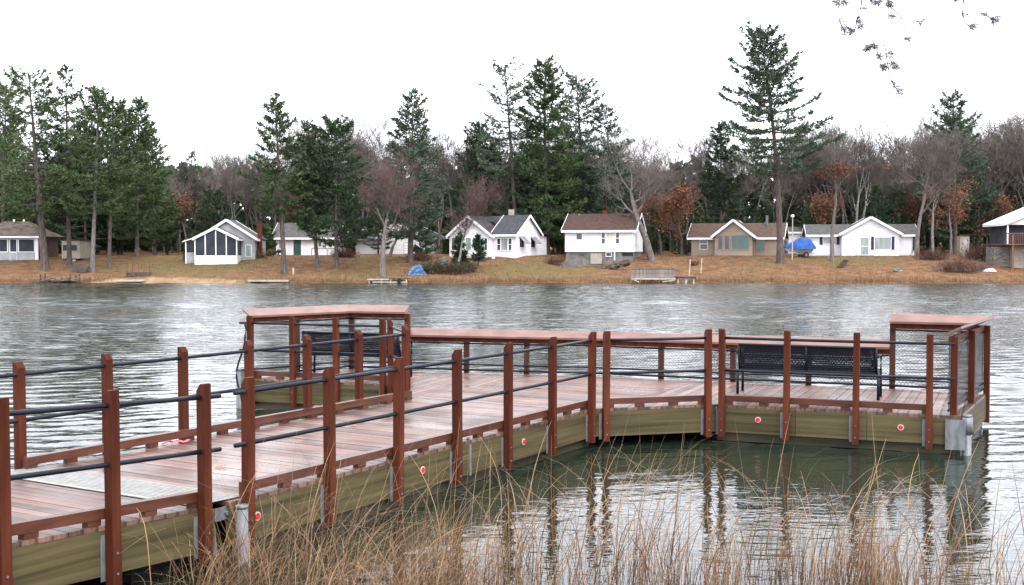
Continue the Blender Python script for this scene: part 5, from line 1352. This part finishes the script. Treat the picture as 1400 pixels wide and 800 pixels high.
# long arching tan blades
n = 640; q = clumped(n, -2.6, 4.6, 8.7, 11.0, 120, 0.16)
near_grass('arching_grass', 'long tan grass blades arching over the water', q, rng.uniform(0.8, 1.5, n), np.abs(rng.normal(0.12, 0.1, n)), np.abs(rng.normal(0.42, 0.25, n)), rng.uniform(0.0026, 0.0054, n), 2)
# thick tuft beside the gangway
n = 1700; q = clumped(n, -2.75, -0.3, 8.6, 10.3, 55, 0.17)
q[:, 1] -= 0.0; q = q[(q[:, 1] < 10.75 + 1.7 * (q[:, 0] + 2.42))] if True else q
n = len(q)
near_grass('tussock_grass', 'thick tangled tan grass beside the gangway end', q, rng.uniform(0.22, 0.75, n), np.abs(rng.normal(0.2, 0.2, n)), np.abs(rng.normal(0.35, 0.35, n)), rng.uniform(0.002, 0.0042, n), 3)

# tall dry fringe and turf along the far waterline
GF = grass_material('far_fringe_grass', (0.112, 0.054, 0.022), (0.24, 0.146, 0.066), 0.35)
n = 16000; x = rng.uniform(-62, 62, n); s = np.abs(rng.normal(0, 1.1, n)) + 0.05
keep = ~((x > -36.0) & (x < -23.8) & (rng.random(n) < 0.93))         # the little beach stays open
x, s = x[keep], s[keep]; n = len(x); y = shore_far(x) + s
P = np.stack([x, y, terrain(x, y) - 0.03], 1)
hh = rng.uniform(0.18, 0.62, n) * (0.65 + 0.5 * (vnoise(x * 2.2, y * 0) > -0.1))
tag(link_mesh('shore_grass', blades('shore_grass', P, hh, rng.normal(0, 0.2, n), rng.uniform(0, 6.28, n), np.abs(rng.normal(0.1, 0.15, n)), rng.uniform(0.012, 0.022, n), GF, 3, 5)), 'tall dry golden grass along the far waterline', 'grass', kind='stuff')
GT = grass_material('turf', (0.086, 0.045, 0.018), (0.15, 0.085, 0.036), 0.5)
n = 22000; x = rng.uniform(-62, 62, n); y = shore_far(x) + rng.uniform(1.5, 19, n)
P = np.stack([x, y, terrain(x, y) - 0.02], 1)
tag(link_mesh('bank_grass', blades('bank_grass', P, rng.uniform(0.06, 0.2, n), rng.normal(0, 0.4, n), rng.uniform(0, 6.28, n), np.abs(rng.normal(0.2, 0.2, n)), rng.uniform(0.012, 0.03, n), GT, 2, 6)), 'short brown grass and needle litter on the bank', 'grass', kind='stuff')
# sand of the little beach
sx = np.linspace(-37, -23, 57); Vs, Fs = [], []
for i, xx_ in enumerate(sx):
    e = 0.8 + 2.3 * math.sin(math.pi * i / 56) ** 0.5 + 0.25 * math.sin(xx_ * 2.1)
    for j in range(7):
        y_ = float(shore_far(xx_)) - 0.8 + (0.8 + e) * j / 6; Vs.append((xx_, y_, tz(xx_, y_) + 0.02 - (0.05 if j in (6,) else 0)))
for i in range(56):
    for j in range(6): a = i * 7 + j; Fs += [(a, a + 7, a + 8), (a, a + 8, a + 1)]
MT['sand'] = mk('beach_sand', (0.165, 0.108, 0.063), (0.255, 0.173, 0.104), 0.95, (0.8, 0.8, 0.8))
tag(link_mesh('beach', tri_mesh('beach', np.array(Vs), 'sand', np.array(Fs))), 'narrow strip of pale sand on the far shore', kind='structure')

# ------------------------------------------------------------------ pine twigs hanging into the frame from above
tw = thing('overhanging_pine_branch', 'dark pine twigs with needle tufts hanging from above the frame', 'branch', at(1290, -160, 6.5))
o3 = np.array(at(1290, -160, 6.5))
def wp(px, py, Yd=6.5): return np.array(at(px, py, Yd)) - o3
stems = [[(1420, -260), (1330, -150), (1290, -110), (1235, -45), (1214, 0)], [(1214, 0), (1215, 22), (1213, 40), (1210, 62)], [(1210, 62), (1212, 80), (1216, 100), (1219, 112), (1228, 126)], [(1210, 62), (1196, 66), (1186, 62)],
         [(1216, 8), (1231, 22), (1236, 36), (1239, 50)], [(1232, 24), (1246, 27), (1256, 30)], [(1214, 20), (1222, 23)], [(1235, -45), (1180, -30), (1178, 5), (1172, 25), (1168, 44)], [(1235, -45), (1150, -40), (1147, 0), (1147, 24), (1151, 38)], [(1147, 28), (1156, 44)],
         [(1290, -110), (1310, -40), (1317, 2), (1315, 18), (1318, 30), (1326, 37)], [(1317, 2), (1330, 12), (1344, 20), (1358, 27)], [(1235, -45), (1205, -30), (1190, 2)]]
p0, p1, ra, rb = [], [], [], []
for st in stems:
    for (a, b), (c, d) in zip(st, st[1:]):
        p0.append(wp(a, b)); p1.append(wp(c, d)); r = 0.011 if b < -60 else (0.006 if b < 0 else 0.0030); ra.append(r); rb.append(r * 0.85)
Vv, Ff = seg_tubes(p0, p1, ra, rb, 5); link_mesh('twigs', tri_mesh('twigs', Vv, 'bark', Ff), tw)
tufts = [(1214, 4, 14, 1), (1219, 22, 5, 1), (1239, 52, 8, 1), (1256, 30, 7, 1), (1188, 66, 14, -1), (1194, 62, 9, 1), (1200, 76, 9, 1), (1214, 74, 9, 1), (1206, 90, 14, 1), (1217, 86, 8, 1), (1222, 92, 8, 1), (1216, 110, 5, 1), (1222, 120, 4, 1), (1228, 126, 6, 1),
         (1172, 27, 9, 1), (1168, 44, 13, -1), (1176, 36, 8, 1), (1180, 11, 5, 1), (1150, 38, 5, 1), (1151, 28, 5, 1), (1156, 46, 5, -1), (1146, 2, 12, -1), (1152, 0, 9, 1), (1192, 0, 7, 1), (1205, 2, 9, -1), (1326, 36, 11, 1), (1315, 17, 4, 1), (1357, 27, 14, 1), (1344, 19, 5, 1), (1310, 0, 7, -1)]
P, Dn = [], []
for x, y, c, sg in tufts:
    for k in range(c):
        P.append(wp(x + rng.normal(0, 1.6), y + rng.normal(0, 1.6)) + np.array([0, rng.normal(0, 0.012), 0])); Dn.append((sg * rng.uniform(0.4, 1.2), rng.normal(0, 0.5), rng.normal(-0.15, 0.45)))
t1, t2 = needle_tris(np.array(P), np.array(Dn), rng, 7, 0.078, 0.0015, 0.006)
t1 = t1  # thin needles
link_mesh('needles', tri_mesh('needles', np.concatenate([t1, t2]), 'needlen'), tw)
